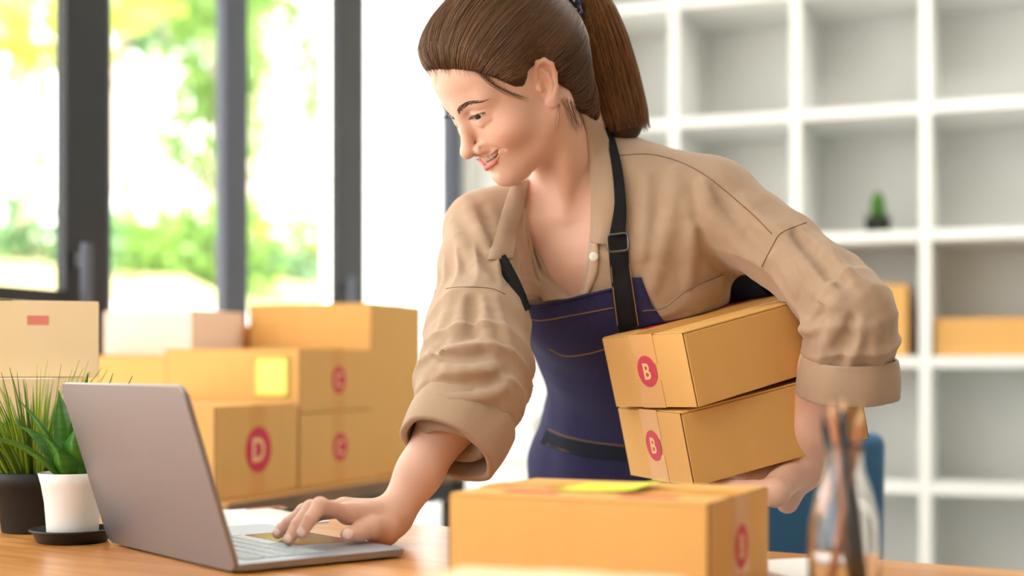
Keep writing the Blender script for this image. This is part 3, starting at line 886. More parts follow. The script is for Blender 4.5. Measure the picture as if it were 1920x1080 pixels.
def tree(px, out, h, tr, crown, m, label, seed, n=1500, size=0.16, z0=None):
    b = ray_out(px, out)
    z0 = 1.3 + 0.8 * min(1, max(0, (out - 2.85) / 5.5)) if z0 is None else z0
    r = np.random.default_rng(seed)
    t = empty('tree', (b[0], b[1], z0), 0, label, 'tree', None)
    pts = [(0.05 * sin(2 * k), 0.04 * cos(3 * k), h * k / 6 - (0.3 if k == 0 else 0)) for k in range(7)]
    tube('trunk', pts, [tr * (1.1 - 0.07 * k) for k in range(7)], M['bark'], t, 10)
    cs = []
    for (dx, dz, rad) in crown:
        c = np.array([dx, r.uniform(-0.3, 0.3) * rad, dz]); cs.append((c, rad))
        tube('branch', [(0, 0, min(h * 0.9, max(0.2, dz - rad))), tuple(c * 0.6 + np.array([0, 0, dz * 0.35])), tuple(c)], [tr * 0.5, tr * 0.35, tr * 0.2], M['bark'], t, 6)
    f = foliage('crown', cs, n, size, m, t, seed)
    f['kind'] = 'stuff'
    return t
def shrub(px, out, w, h, m, label, seed, n=700, size=0.11, z0=None):
    b = ray_out(px, out)
    z0 = 1.24 + 1.0 * min(1, max(0, (out - 2.85) / 5.5)) ** 0.8 if z0 is None else z0
    t = empty('shrub', (b[0], b[1], z0), 0, label, 'shrub')
    cs = [((-w * 0.3, 0, h * 0.4), h * 0.45), ((w * 0.3, 0.05, h * 0.4), h * 0.45), ((0, 0, h * 0.6), h * 0.45)]
    tube('stem', [(0, 0, -0.1), (0.02, 0, h * 0.5)], 0.02, M['bark'], t, 6)
    f = foliage('crown', cs, n, size, m, t, seed); f['kind'] = 'stuff'
    return t
def palm(px, out, n, L_, label, seed, z0, hh=0.3):
    b = ray_out(px, out); r = np.random.default_rng(seed)
    t = empty('palm', (b[0], b[1], z0), 0, label, 'palm')
    tube('trunk', [(0, 0, -0.2), (0.02, 0, hh)], [0.07, 0.05], M['bark'], t, 10)
    for k in range(n):
        a = 2 * pi * k / n + r.uniform(-.2, .2)
        V, F = [], []
        d = np.array([cos(a), sin(a), r.uniform(0.8, 2.2)]); d = nrm(d); p = np.array([0.02, 0, hh]); LL = L_ * r.uniform(0.75, 1.1)
        for i in range(15):
            sd = nrm(np.cross(d, (0, 0, 1))); w = 0.30 * LL * sin(pi * (0.12 + 0.85 * i / 15))
            for s_ in (-1, 1):
                q0 = p; q1 = p + sd * s_ * w * 0.5 + d * w * 0.35 + np.array([0, 0, 0.05]); q2 = p + sd * s_ * w + d * w * 0.55 + np.array([0, 0, -0.12 * w]); q3 = p + sd * s_ * w * 0.5 + d * w * 0.55
                a0 = len(V); V += [q0, q1, q2, q3]; F.append((a0, a0 + 1, a0 + 2, a0 + 3))
            p = p + d * LL / 15; d = nrm(d + np.array([0, 0, -0.11]))
        from_arrays('frond', V, np.array(F), M['fol2'], t, smooth=False)
    return t
tree(40, 6.5, 3.6, 0.10, [(-0.3, 2.6, 0.9), (0.5, 3.3, 1.0)], M['fol2'], 'yellow-green tree outside the leftmost window', 11, 900, 0.22)
tree(230, 7.5, 4.4, 0.11, [(0.1, 3.3, 0.9), (-0.4, 4.1, 0.9)], M['fol3'], 'tree with pale trunk outside the second window, left side', 12, 700, 0.22)
tree(300, 9.5, 5.5, 0.14, [(0.3, 4.2, 1.1), (-0.5, 5.0, 1.0)], M['fol3'], 'taller tree further back outside the second window', 13, 800, 0.25)
tree(395, 6.2, 3.2, 0.07, [(0.0, 1.6, 0.55), (0.15, 2.4, 0.6), (0.0, 3.2, 0.6)], M['fol1'], 'dense green tree beside the grey window post', 14, 1300, 0.17)
tree(480, 8.5, 4.6, 0.13, [(0.1, 4.2, 0.7)], M['fol1'], 'tree with bare pale trunk outside the third window', 15, 500, 0.2)
tree(615, 8.0, 4.2, 0.10, [(0.0, 2.4, 0.7), (0.1, 3.4, 0.6)], M['fol1'], 'green tree beside the second black door post', 16, 900, 0.18)
shrub(60, 4.2, 1.1, 0.55, M['fol3'], 'bluish shrub behind the garden wall outside the leftmost window', 21, 500)
shrub(235, 4.4, 0.8, 0.45, M['fol1'], 'left green shrub above the garden wall in the second window', 22, 550)
shrub(330, 4.6, 0.9, 0.55, M['fol1'], 'middle green shrub above the garden wall in the second window', 23, 650)
shrub(400, 4.0, 0.6, 0.75, M['fol1'], 'tall green shrub beside the grey window post', 24, 700)
shrub(605, 5.0, 0.5, 0.95, M['fol1'], 'green shrub beside the second black door post', 25, 700)
shrub(505, 4.5, 0.7, 0.40, M['fol3'], 'low greyish shrub in the third window', 26, 450)
palm(545, 5.4, 15, 1.2, 'yellow-green palm with arching fronds in the third window', 31, 1.6)
palm(75, 5.0, 13, 1.2, 'yellow-green palm outside the leftmost window', 32, 2.6, 0.5)
# white gate pillar seen through the last bay
a0 = ray_out(684, 2.3); a1 = ray_out(858, 2.3)
bm = bmesh.new(); dv = nrm(a1 - a0); plan_prism(bm, [a0 - dv * .02, a1 + dv * 0.6, a1 + dv * 0.6 + WO * 0.3, a0 - dv * .02 + WO * 0.3], 0, 3.4)
o = from_bm('garden_pillar', bm, M['render_white']); tag(o, 'broad white rendered pillar outside the right-hand window', 'pillar')
# ------------------------------------------------------------------ signed-distance modelling kit
f32 = np.float32
def smin(a, b, k):
    h = np.clip(0.5 + 0.5 * (b - a) / k, 0, 1)
    return b + (a - b) * h - k * h * (1 - h)
def smax(a, b, k): return -smin(-a, -b, k)
def sd_sphere(Q, c, r): return np.linalg.norm(Q - np.asarray(c, f32), axis=1) - r
def sd_cap(Q, a, b, ra, rb=None):
    rb = ra if rb is None else rb
    a = np.asarray(a, f32); b = np.asarray(b, f32); ab = b - a
    t = np.clip(((Q - a) @ ab) / (ab @ ab + 1e-12), 0, 1)
    return np.linalg.norm(Q - a - t[:, None] * ab, axis=1) - (ra + (rb - ra) * t)
def sd_chain(Q, pts, rs, k=0.01):
    d = None
    for i in range(len(pts) - 1):
        e = sd_cap(Q, pts[i], pts[i + 1], rs[i], rs[i + 1])
        d = e if d is None else (smin(d, e, k) if k else np.minimum(d, e))
    return d
def sd_ell(Q, c, r, R=None):
    q = Q - np.asarray(c, f32)
    if R is not None: q = q @ R
    r = np.asarray(r, f32)
    k0 = np.linalg.norm(q / r, axis=1); k1 = np.linalg.norm(q / (r * r), axis=1) + 1e-9
    return k0 * (k0 - 1) / k1
def sd_box_m(Q, mtx, lo, hi):
    """box given by a 4x4 matrix and local bounds"""
    m = np.array(mtx.inverted(), f32); q = Q @ m[:3, :3].T + m[:3, 3]
    lo = np.asarray(lo, f32); hi = np.asarray(hi, f32)
    c = (lo + hi) / 2; h = (hi - lo) / 2; a = np.abs(q - c) - h
    return np.linalg.norm(np.maximum(a, 0), axis=1) + np.minimum(a.max(1), 0)

def sdf_mesh(fn, lo, hi, h, fudge=0.006, project=2, B=8):
    """sparse surface nets"""
    lo = np.asarray(lo, float); hi = np.asarray(hi, float)
    nb = np.ceil((hi - lo) / (h * B)).astype(int)
    n = nb * B + 1
    bi = np.stack(np.meshgrid(*[np.arange(k) for k in nb], indexing='ij'), -1).reshape(-1, 3)
    cen = (lo + (bi + 0.5) * B * h).astype(f32)
    dc = fn(cen)
    act = np.abs(dc) < (B * h * 0.5 * 1.7321 * 1.15 + fudge)
    Fld = np.ones(n, f32)
    for k in np.nonzero(~act & (dc < 0))[0]:
        a = bi[k] * B; Fld[a[0]:a[0] + B + 1, a[1]:a[1] + B + 1, a[2]:a[2] + B + 1] = -1
    off = np.stack(np.meshgrid(*[np.arange(B + 1)] * 3, indexing='ij'), -1).reshape(-1, 3)
    ab = bi[act]
    for s in range(0, len(ab), 400):
        g = (ab[s:s + 400, None, :] * B + off[None]).reshape(-1, 3)
        Fld[g[:, 0], g[:, 1], g[:, 2]] = fn((lo + g * h).astype(f32))
    s = Fld < 0
    cnt = np.zeros(n - 1, np.uint8)
    for dx in (0, 1):
        for dy in (0, 1):
            for dz in (0, 1):
                cnt += s[dx:n[0] - 1 + dx, dy:n[1] - 1 + dy, dz:n[2] - 1 + dz]
    cells = np.argwhere((cnt > 0) & (cnt < 8))
    idm = -np.ones(n - 1, np.int32); idm[cells[:, 0], cells[:, 1], cells[:, 2]] = np.arange(len(cells))
    acc = np.zeros((len(cells), 3)); w = np.zeros(len(cells))
    cor = [(x, y, z) for x in (0, 1) for y in (0, 1) for z in (0, 1)]
    val = {c: Fld[cells[:, 0] + c[0], cells[:, 1] + c[1], cells[:, 2] + c[2]] for c in cor}
    for c in cor:
        for ax in range(3):
            if c[ax] == 0:
                c2 = list(c); c2[ax] = 1; c2 = tuple(c2)
                a, b = val[c], val[c2]; m = (a < 0) != (b < 0)
                t = a[m] / (a[m] - b[m]); p = np.tile(np.array(c, float), (m.sum(), 1)); p[:, ax] += t
                acc[m] += p; w[m] += 1
    V = lo + (cells + acc / w[:, None]) * h
    quads = []
    for ax in range(3):
        sl0 = [slice(None)] * 3; sl1 = [slice(None)] * 3
        sl0[ax] = slice(0, n[ax] - 1); sl1[ax] = slice(1, n[ax])
        a = s[tuple(sl0)]; b = s[tuple(sl1)]
        E_ = np.argwhere(a != b); o1, o2 = (ax + 1) % 3, (ax + 2) % 3
        E_ = E_[(E_[:, o1] > 0) & (E_[:, o2] > 0) & (E_[:, o1] < n[o1] - 1) & (E_[:, o2] < n[o2] - 1)]
        fl_ = a[E_[:, 0], E_[:, 1], E_[:, 2]]
        q = []
        for d1, d2 in ((-1, -1), (0, -1), (0, 0), (-1, 0)):
            c = E_.copy(); c[:, o1] += d1; c[:, o2] += d2; q.append(idm[c[:, 0], c[:, 1], c[:, 2]])
        q = np.stack(q, 1); q[~fl_] = q[~fl_][:, ::-1]
        quads.append(q)
    Q = np.concatenate(quads)
    V = project_to(fn, V, project, h)
    return V, Q

def grad(fn, V, e=0.0006):
    V = V.astype(f32)
    g = np.zeros_like(V)
    for k in ((1, -1, -1), (-1, -1, 1), (-1, 1, -1), (1, 1, 1)):
        k = np.array(k, f32); g += k * fn(V + k * e)[:, None]
    L_ = np.linalg.norm(g, axis=1)
    return g / (L_[:, None] + 1e-9), L_ / (4 * e)
def project_to(fn, V, it, h):
    for _ in range(it):
        g, L_ = grad(fn, V)
        d = fn(V.astype(f32)) / np.clip(L_, 0.4, 2.0)
        V = V - g * np.clip(d, -h, h)[:, None]
    return V

def wobble(Q, amp, freq, seed, n=6, aniso=None):
    """soft irregular ripples"""
    r = np.random.default_rng(seed); o = np.zeros(len(Q), f32)
    for i in range(n):
        k = r.normal(size=3); k /= np.linalg.norm(k)
        if aniso is not None: k = k - np.asarray(aniso) * (k @ np.asarray(aniso)) * 0.85
        fq = freq * r.uniform(0.6, 1.7)
        ph = r.uniform(0, 6.28)
        k2 = r.normal(size=3)
        o += np.sin((Q @ k.astype(f32)) * fq + ph + 1.2 * np.sin((Q @ k2.astype(f32)) * fq * 0.35 + ph)) / n
    return o * amp * 1.6
# ------------------------------------------------------------------ the woman: skeleton
HS = 0.96                                                    # head scale
HR = rotv((-0.262, -0.823, 1.948)); HT = np.array([-0.0028, 1.7490, 0.3550 + CZ])
def to_head(Q): return ((Q - HT.astype(f32)) @ HR.astype(f32)) / HS
def hp(x, y, z): return HT + HR @ (np.array([x, y, z]) * HS)

AX = nrm((0.90, -0.436, 0.04))                               # across the shoulders, towards her left
SEC = [  # px, py, dist, half width, half depth
    (1200, 975, 2.13, 0.160, 0.115), (1204, 890, 2.10, 0.158, 0.112), (1214, 800, 2.05, 0.138, 0.098), (1212, 735, 2.01, 0.124, 0.090),
    (1190, 640, 1.955, 0.128, 0.092), (1160, 540, 1.90, 0.142, 0.100), (1135, 455, 1.875, 0.145, 0.092), (1112, 390, 1.862, 0.125, 0.070), (1102, 335, 1.858, 0.062, 0.052)]
SC_C = [P(a, b, c) for a, b, c, _, _ in SEC]
SC_A = [s[3] for s in SEC]; SC_B = [s[4] for s in SEC]
def loft(Q, add=0.0, lo=0, hi=None, want=False):
    """torso: elliptical sections along the spine; optionally also (section, across, depth)"""
    hi = len(SEC) - 1 if hi is None else hi
    d = None
    best = None
    for i in range(lo, hi):
        a, b = SC_C[i].astype(f32), SC_C[i + 1].astype(f32)
        ab = b - a; L_ = np.linalg.norm(ab); z = ab / L_
        x = AX.astype(f32) - z * (AX.astype(f32) @ z); x /= np.linalg.norm(x); y = np.cross(z, x)    # y points to her back? fixed below
        q = Q - a
        u = (q @ z) / L_; t = np.clip(u, 0, 1); r = (u - t) * L_
        px = q @ x; py = q @ y
        A = SC_A[i] + (SC_A[i + 1] - SC_A[i]) * t + add; Bq = SC_B[i] + (SC_B[i + 1] - SC_B[i]) * t + add
        k0 = np.sqrt((px / A) ** 2 + (py / Bq) ** 2 + (r / Bq) ** 2); k1 = np.sqrt((px / A ** 2) ** 2 + (py / Bq ** 2) ** 2 + (r / Bq ** 2) ** 2) + 1e-6
        e = k0 * (k0 - 1) / k1
        e = np.where(k0 < 0.3, -np.minimum(A, Bq) * 0.7, e)
        if want:
            m = np.abs(r) if best is None else np.abs(r)
            if best is None: best = [m, i + u, px / A, py / Bq]
            else:
                s_ = m < best[0]
                best[0] = np.where(s_, m, best[0]); best[1] = np.where(s_, i + u, best[1]); best[2] = np.where(s_, px / A, best[2]); best[3] = np.where(s_, py / Bq, best[3])
        d = e if d is None else smin(d, e, 0.02)
    return (d, best[1], best[2], best[3]) if want else d

# arms
RS, RM, RE, RC, RW = P(905, 430, 1.855), P(898, 545, 1.775), P(897, 690, 1.675), P(838, 840, 1.620), P(741, 966, 1.598)
LS, LM, LE, LC, LWr = P(1338, 385, 1.800), P(1470, 470, 1.745), P(1592, 585, 1.672), P(1585, 700, 1.690), P(1500, 872, 1.762)
# right hand on the trackpad: joints of each finger
RH = {
    'index': ([P(652, 963, 1.553), P(600, 948, 1.519), P(581, 974, 1.505), P(566, 1000, 1.499)], [0.0092, 0.0084, 0.0073, 0.0063]),
    'middle': ([P(646, 953, 1.573), P(583, 953, 1.538), P(558, 984, 1.522), P(542, 1012, 1.511)], [0.0094, 0.0084, 0.0074, 0.0064]),
    'ring': ([P(644, 953, 1.593), P(570, 959, 1.562), P(540, 982, 1.556), P(521, 1000, 1.551)], [0.0090, 0.0080, 0.0072, 0.0062]),
    'pinky': ([P(650, 956, 1.612), P(590, 966, 1.602), P(556, 980, 1.606), P(527, 988, 1.606)], [0.0082, 0.0070, 0.0062, 0.0054]),
    'thumb': ([P(716, 990, 1.578), P(697, 990, 1.558), P(672, 999, 1.540), P(652, 1003, 1.530)], [0.0155, 0.0125, 0.0098, 0.0080]),
}
# left hand under the lower parcel: fingers run along its underside
UN = RLo[:, 2]                                                # normal of the parcel's bottom
LB0 = TL - UN * 0.0905
def under(x, y, gap): return LB0 + RLo @ np.array([x, y, 0]) - UN * gap
LH = {
    'index': ([under(0.140, 0.098, 0.017), under(0.100, 0.086, 0.0105), under(0.075, 0.080, 0.0085), under(0.056, 0.076, 0.0075)], [0.0092, 0.0084, 0.0075, 0.0066]),
    'middle': ([under(0.141, 0.120, 0.017), under(0.098, 0.112, 0.0105), under(0.070, 0.108, 0.0085), under(0.049, 0.105, 0.0075)], [0.0094, 0.0086, 0.0077, 0.0067]),
    'ring': ([under(0.143, 0.141, 0.017), under(0.104, 0.138, 0.0100), under(0.079, 0.136, 0.0082), under(0.059, 0.135, 0.0072)], [0.0090, 0.0080, 0.0072, 0.0062]),
    'pinky': ([under(0.147, 0.160, 0.017), under(0.116, 0.162, 0.0095), under(0.097, 0.163, 0.0075), under(0.081, 0.164, 0.0066)], [0.0082, 0.0070, 0.0062, 0.0054]),
    'thumb': ([under(0.196, 0.090, 0.026), under(0.181, 0.072, 0.020), under(0.160, 0.052, 0.0130), under(0.141, 0.040, 0.0098)], [0.0145, 0.0115, 0.0095, 0.0080]),
}
def hand(Q, H, W, heel, flat):
    d = None
    for nm in ('index', 'middle', 'ring', 'pinky'):
        pts, rs = H[nm]
        e = sd_chain(Q, pts, rs, 0.002)
        # little knuckle swellings
        e = smin(e, sd_sphere(Q, pts[1] , rs[1] * 1.03), 0.004)
        d = e if d is None else smin(d, e, 0.0007)
    m = None
    for nm, rr in (('index', .0125), ('middle', .0125), ('ring', .012), ('pinky', .011)):
        e = sd_cap(Q, H[nm][0][0], W + (H[nm][0][0] - W) * 0.12, rr, 0.0145)
        m = e if m is None else smin(m, e, 0.009)
    d = smin(d, m, 0.005)
    th = sd_chain(Q, H['thumb'][0], H['thumb'][1], 0.004)
    th = smin(th, sd_cap(Q, H['thumb'][0][0], W, 0.0165, 0.016), 0.010)
    d = smin(d, th, 0.006)
    for a, b, ra, rb in heel: d = smin(d, sd_cap(Q, a, b, ra, rb), 0.012)
    return d
def nails(d, Q, H, nrmls):
    return d

def arm_r(Q):
    d = sd_chain(Q, [RS, RM, RE], [0.040, 0.036, 0.033], 0.02)
    fore = sd_chain(Q, [RE, RE + (RW - RE) * 0.35, RE + (RW - RE) * 0.72, RW + np.array([0.0, 0.0, 0.004])], [0.0335, 0.0335, 0.0245, 0.0195], 0.015)
    fore = smin(fore, sd_cap(Q, RE + (RW - RE) * 0.8 + np.array([0, .010, 0]), RW + np.array([0.004, 0.014, 0.002]), 0.019, 0.0175), 0.012)
    d = smin(d, fore, 0.02)
    heel = [(P(722, 995, 1.590), P(706, 1003, 1.600), 0.0165, 0.0125), (P(735, 985, 1.612), P(690, 985, 1.622), 0.0165, 0.0125)]
    return smin(d, hand(Q, RH, RW, heel, None), 0.012)
def arm_l(Q):
    d = sd_chain(Q, [LS, LM, LE], [0.040, 0.036, 0.033], 0.02)
    fore = sd_chain(Q, [LE, LE + (LWr - LE) * 0.35, LE + (LWr - LE) * 0.75, LWr], [0.034, 0.036, 0.0290, 0.0235], 0.015)
    fore = smin(fore, sd_cap(Q, LE + (LWr - LE) * 0.7 + np.array([.008, 0, -.004]), LWr + np.array([0.008, 0.002, -0.010]), 0.021, 0.019), 0.012)
    d = smin(d, fore, 0.02)
    heel = [(LWr, under(0.150, 0.150, 0.026), 0.019, 0.014), (LWr, under(0.172, 0.105, 0.027), 0.020, 0.016), (LWr, P(1462, 902, 1.785), 0.021, 0.019), (P(1480, 845, 1.762), P(1458, 895, 1.785), 0.018, 0.017), (LWr + np.array([0, 0, -.01]), P(1476, 942, 1.780), 0.018, 0.014)]
    return smin(d, hand(Q, LH, LWr, heel, None), 0.012)

# ---- head in its own frame: x to her right, y forward, z up
EYE = [np.array([s * 0.0300, 0.0690, 0.0]) for s in (-1, 1)]
APT = [(-0.0160, 0.0800, -0.0026), (-0.0225, 0.0845, -0.0012), (-0.0310, 0.0855, -0.0004), (-0.0375, 0.0820, 0.0004), (-0.0435, 0.0760, 0.0016)]
APR_ = [0.0009, 0.0033, 0.0038, 0.0030, 0.0008]
def skull(q):
    d = sd_ell(q, (0, -0.008, 0.028), (0.0735, 0.092, 0.083))
    d = smin(d, sd_ell(q, (0, 0.028, 0.045), (0.060, 0.058, 0.052)), 0.03)
    return d
MC = [(-0.0315, 0.0725, -0.0505), (-0.020, 0.0865, -0.0585), (0.0, 0.0930, -0.0625), (0.020, 0.0865, -0.0585), (0.0315, 0.0725, -0.0505)]   # line between the lips
UL = [(-0.0312, 0.0735, -0.0500), (-0.019, 0.0885, -0.0558), (-0.005, 0.0952, -0.0580), (0.0, 0.0950, -0.0587), (0.005, 0.0952, -0.0580), (0.019, 0.0885, -0.0558), (0.0312, 0.0735, -0.0500)]
UR = [0.0008, 0.0016, 0.0020, 0.0018, 0.0020, 0.0016, 0.0008]
LL = [(-0.0305, 0.0735, -0.0525), (-0.018, 0.0870, -0.0655), (0.0, 0.0925, -0.0712), (0.018, 0.0870, -0.0655), (0.0305, 0.0735, -0.0525)]
LR = [0.0009, 0.0026, 0.0036, 0.0026, 0.0009]
def ear(q, s):
    c = np.array([s * 0.0705, 0.001, -0.0085], f32)
    el = nrm((s * 0.10, -0.22, 0.97)); ew = nrm((s * 0.42, -0.88, -0.20)); en = np.cross(el, ew); en = nrm(en) * (1 if en[0] * s > 0 else -1)
    R = np.stack([ew, el, en], 1).astype(f32)
    p = (q - c) @ R
    hel = [(-0.003, 0.010, 0), (-0.002, 0.021, .001), (0.004, 0.0285, .002), (0.0125, 0.029, .002), (0.0195, 0.021, .001), (0.0205, 0.008, 0), (0.0165, -0.008, 0), (0.010, -0.019, .001)]
    d = sd_chain(p, hel, [0.0028, .003, .0032, .0033, .0033, .003, .003, .0035], 0.002)
    lob = sd_ell(p, (0.0055, -0.0245, 0.001), (0.0075, 0.0085, 0.0036))
    d = smin(d, lob, 0.005)
    plate = sd_ell(p, (0.0085, 0.004, -0.0035), (0.0125, 0.027, 0.0038))
    d = smin(d, plate, 0.003)
    anti = sd_chain(p, [(0.006, 0.019, 0), (0.0115, 0.010, .001), (0.0125, -0.002, .001), (0.007, -0.014, .001)], [0.0022, .0026, .0026, .0024], 0.002)
    d = smin(d, anti, 0.003)
    d = smin(d, sd_ell(p, (-0.0035, -0.004, 0.001), (0.0035, 0.0055, 0.0035)), 0.003)
    base = sd_ell(p, (0.002, -0.001, -0.009), (0.010, 0.020, 0.008))
    d = smin(d, base, 0.004)
    d = smax(d, -sd_ell(p, (0.0045, -0.002, 0.0035), (0.0052, 0.0095, 0.0065)), 0.0025)
    return d
def head(q):
    sx = np.abs(q[:, 0]); qs = np.stack([-sx, q[:, 1], q[:, 2]], 1)      # mirrored copy: always her left
    d = skull(q)
    d = smin(d, sd_ell(q, (0, 0.026, -0.028), (0.0605, 0.058, 0.078)), 0.025)
    d = smin(d, sd_ell(q, (0, 0.056, -0.062), (0.031, 0.031, 0.027)), 0.022)                  # muzzle
    d = smin(d, sd_cap(qs, (-0.053, -0.008, -0.050), (-0.012, 0.064, -0.0915), 0.017, 0.0155), 0.025)   # jaw
    d = smin(d, sd_ell(q, (0, 0.0735, -0.0935), (0.0170, 0.0165, 0.0165)), 0.018)                # chin
    d = smin(d, sd_cap(q, (0, -0.005, -0.045), (0, 0.040, -0.080), 0.040, 0.024), 0.025)
    d = smin(d, sd_ell(qs, (-0.0375, 0.0545, -0.0335), (0.0265, 0.0265, 0.0235)), 0.020)         # smiling cheeks
    d = smin(d, sd_cap(qs, (-0.012, 0.078, 0.017), (-0.043, 0.064, 0.019), 0.0085, 0.0085), 0.016)   # brow ridge
    # sockets, lids
    d = smax(d, -sd_ell(qs, (-0.0300, 0.0955, 0.0005), (0.0170, 0.0170, 0.0095)), 0.010)
    eb = sd_sphere(qs, (-0.0300, 0.0690, 0.0), 0.0149)
    d = smin(d, eb, 0.0045)
    # lower-lid pouch of a smile and the crease above the upper lid
    d = smin(d, sd_chain(qs, [(-0.020, 0.0800, -0.0085), (-0.031, 0.0800, -0.0105), (-0.042, 0.0730, -0.0080)], [0.0028, 0.0036, 0.0026], 0.002), 0.006)
    d = smax(d, -sd_chain(qs, [(-0.0185, 0.0835, 0.0062), (-0.030, 0.0850, 0.0088), (-0.0440, 0.0750, 0.0055)], [0.0006, 0.0007, 0.0005], 0.001), 0.003)
    # aperture of the lids: gaze down
    ap = sd_chain(qs, APT, APR_, 0.001)
    d = smax(d, -ap, 0.0012)
    # nose
    n_ = sd_chain(q, [(0, 0.0805, 0.012), (0, 0.0880, -0.012), (0, 0.1010, -0.0350)], [0.0075, 0.0068, 0.0085], 0.006)
    n_ = smin(n_, sd_ell(q, (0, 0.1045, -0.0385), (0.0092, 0.0088, 0.0082)), 0.006)
    n_ = smin(n_, sd_ell(qs, (-0.0125, 0.0905, -0.0415), (0.0070, 0.0095, 0.0073)), 0.005)
    n_ = smin(n_, sd_cap(q, (0, 0.097, -0.044), (0, 0.088, -0.048), 0.005, 0.006), 0.004)
    d = smin(d, n_, 0.010)
    d = smax(d, -sd_ell(qs, (-0.0068, 0.0945, -0.0490), (0.0034, 0.0050, 0.0032)), 0.002)
    # smile fold from nose wing to past the mouth corner
    d = smax(d, -sd_chain(qs, [(-0.0185, 0.0925, -0.0400), (-0.0290, 0.0870, -0.0455), (-0.0372, 0.0765, -0.0520)], [0.0006, 0.0022, 0.0012], 0.002), 0.007)
    # lips
    d = smin(d, sd_chain(q, UL, UR, 0.002), 0.003)
    d = smin(d, sd_chain(q, LL, LR, 0.002), 0.003)
    mo = None
    for dy in (0.004, -0.002, -0.008, -0.016):
        sc_ = 1.0 if dy > -0.01 else 0.8
        e = sd_chain(q, [(x * sc_, y + dy, z) for x, y, z in MC], [0.0009, 0.0038, 0.0050, 0.0038, 0.0009], 0.001)
        mo = e if mo is None else np.minimum(mo, e)
    d = smax(d, -mo, 0.0012)
    d = smax(d, -sd_cap(q, (-0.008, 0.0925, -0.0815), (0.008, 0.0925, -0.0815), 0.0016, 0.0016), 0.006)
    d = smin(d, np.minimum(ear(q, -1), ear(q, 1)), 0.0035)
    return d

NB = P(1106, 372, 1.872)                                      # base of the neck inside the collar
NK = hp(0, -0.022, -0.055)
def neck(Q):
    d = sd_cap(Q, NK, NB, 0.046, 0.052)
    d = smin(d, sd_cap(Q, hp(0, -0.045, -0.02), NB + np.array([0.02, 0.035, 0.02]), 0.040, 0.050), 0.02)
    # the tendon that runs from behind the ear to the pit of the neck
    d = smin(d, sd_cap(Q, hp(-0.052, -0.020, -0.040), P(1062, 400, 1.812), 0.010, 0.006), 0.03)
    return d
def trunk(Q):
    d = loft(Q, -0.012, 4, 8)
    d = smin(d, sd_cap(Q, RS, P(1095, 360, 1.86), 0.036, 0.045), 0.03)
    d = smin(d, sd_cap(Q, LS, P(1110, 350, 1.86), 0.036, 0.045), 0.03)
    return d
def near(c, r):
    c = np.asarray(c, f32)
    return lambda Q: (np.linalg.norm(Q - c, axis=1) - r)
REG = [  # (bounding sphere centre, radius, function)
    (HT, 0.165, lambda Q: head(to_head(Q)) * HS),
    ((NK + NB) / 2, 0.17, neck),
    ((SC_C[0] + SC_C[-1]) / 2, 0.42, trunk),
    ((RS + RW) / 2 + np.array([-.04, -.04, -.01]), 0.32, arm_r),
    ((LS + LWr) / 2, 0.31, arm_l)]
def body(Q):
    out = np.full(len(Q), 1e3, f32)
    for c, r, fn in REG:
        dc = np.linalg.norm(Q - np.asarray(c, f32), axis=1) - r
        m = dc < 0.03
        d = np.maximum(dc, 0.02).astype(f32)
        if m.any(): d[m] = fn(Q[m])
        k = 0.016
        out = smin(out, d, k) if out.min() < 900 else d
    return out.astype(f32)

# parcels push into the clothes
MBU = boxU.matrix_world.copy(); MBL = boxL.matrix_world.copy()
def parcels(Q, g=0.0012):
    return np.minimum(sd_box_m(Q, MBU, (0, 0, 0), HB), sd_box_m(Q, MBL, (0, 0, 0), HB)) - g
def hit(px, py, fn, y0=1.35, y1=2.3, it=60):
    """march the sight line of a pixel to a surface"""
    px = np.atleast_1d(np.asarray(px, float)); py = np.atleast_1d(np.asarray(py, float))
    D = np.stack([(px - CX) / FPX, np.ones(len(px)), -(py - HY) / FPX], 1); t = np.full(len(px), y0)
    for _ in range(it):
        Q = (np.array([0, 0, CZ]) + D * t[:, None]).astype(f32)
        t = np.minimum(t + np.clip(fn(Q), -0.02, 0.05) * 0.8, y1)
    return np.array([0, 0, CZ]) + D * t[:, None]
# ------------------------------------------------------------------ the woman: materials
M['skin'] = attr_color(mat('skin', (0.74, 0.45, 0.32), 0.5, sss=0.12, spec=0.35, bump=(700, 0.05, 0.0006)))
M['shirt'] = mat('sand coloured cotton', (0.43, 0.298, 0.203), 0.85, noise=((120, 120, 120), 0.5, (0.40, 0.275, 0.185)), bump=(1300, 0.25, 0.0006), sheen=0.25, spec=0.2)
M['shirt_in'] = mat('inner side of the cotton', (0.52, 0.37, 0.265), 0.9, sheen=0.2, spec=0.2, bump=(1300, 0.2, 0.0006))
M['seam'] = mat('brown seam thread', (0.20, 0.115, 0.06), 0.9)  # one plain brown for the seam lines of the shirt
M['denim'] = mat('indigo denim', (0.022, 0.020, 0.068), 0.85, noise=((300, 300, 60), 0.6, (0.032, 0.030, 0.10)), bump=((700, 700, 500), 0.15, 0.0005), sheen=0.05, spec=0.25)
M['denim_dark'] = mat('dark navy cotton tape', (0.014, 0.016, 0.026), 0.85, bump=(900, 0.3, 0.0006), spec=0.25)
M['strap'] = mat('black webbing', (0.009, 0.009, 0.011), 0.8, bump=((600, 600, 600), 0.4, 0.0006), spec=0.25)
M['thread'] = mat('ochre topstitch thread', (0.34, 0.18, 0.05), 0.8)
M['gunmetal'] = mat('gunmetal', (0.16, 0.15, 0.14), 0.35, metal=0.9)
M['button'] = mat('pearl button', (0.86, 0.83, 0.78), 0.25)
M['trousers'] = mat('dark trousers', (0.02, 0.022, 0.035), 0.9, bump=(600, 0.3, 0.0008))
M['hair'] = attr_color(mat('brown hair', (0.07, 0.03, 0.012), 0.40, spec=0.5))
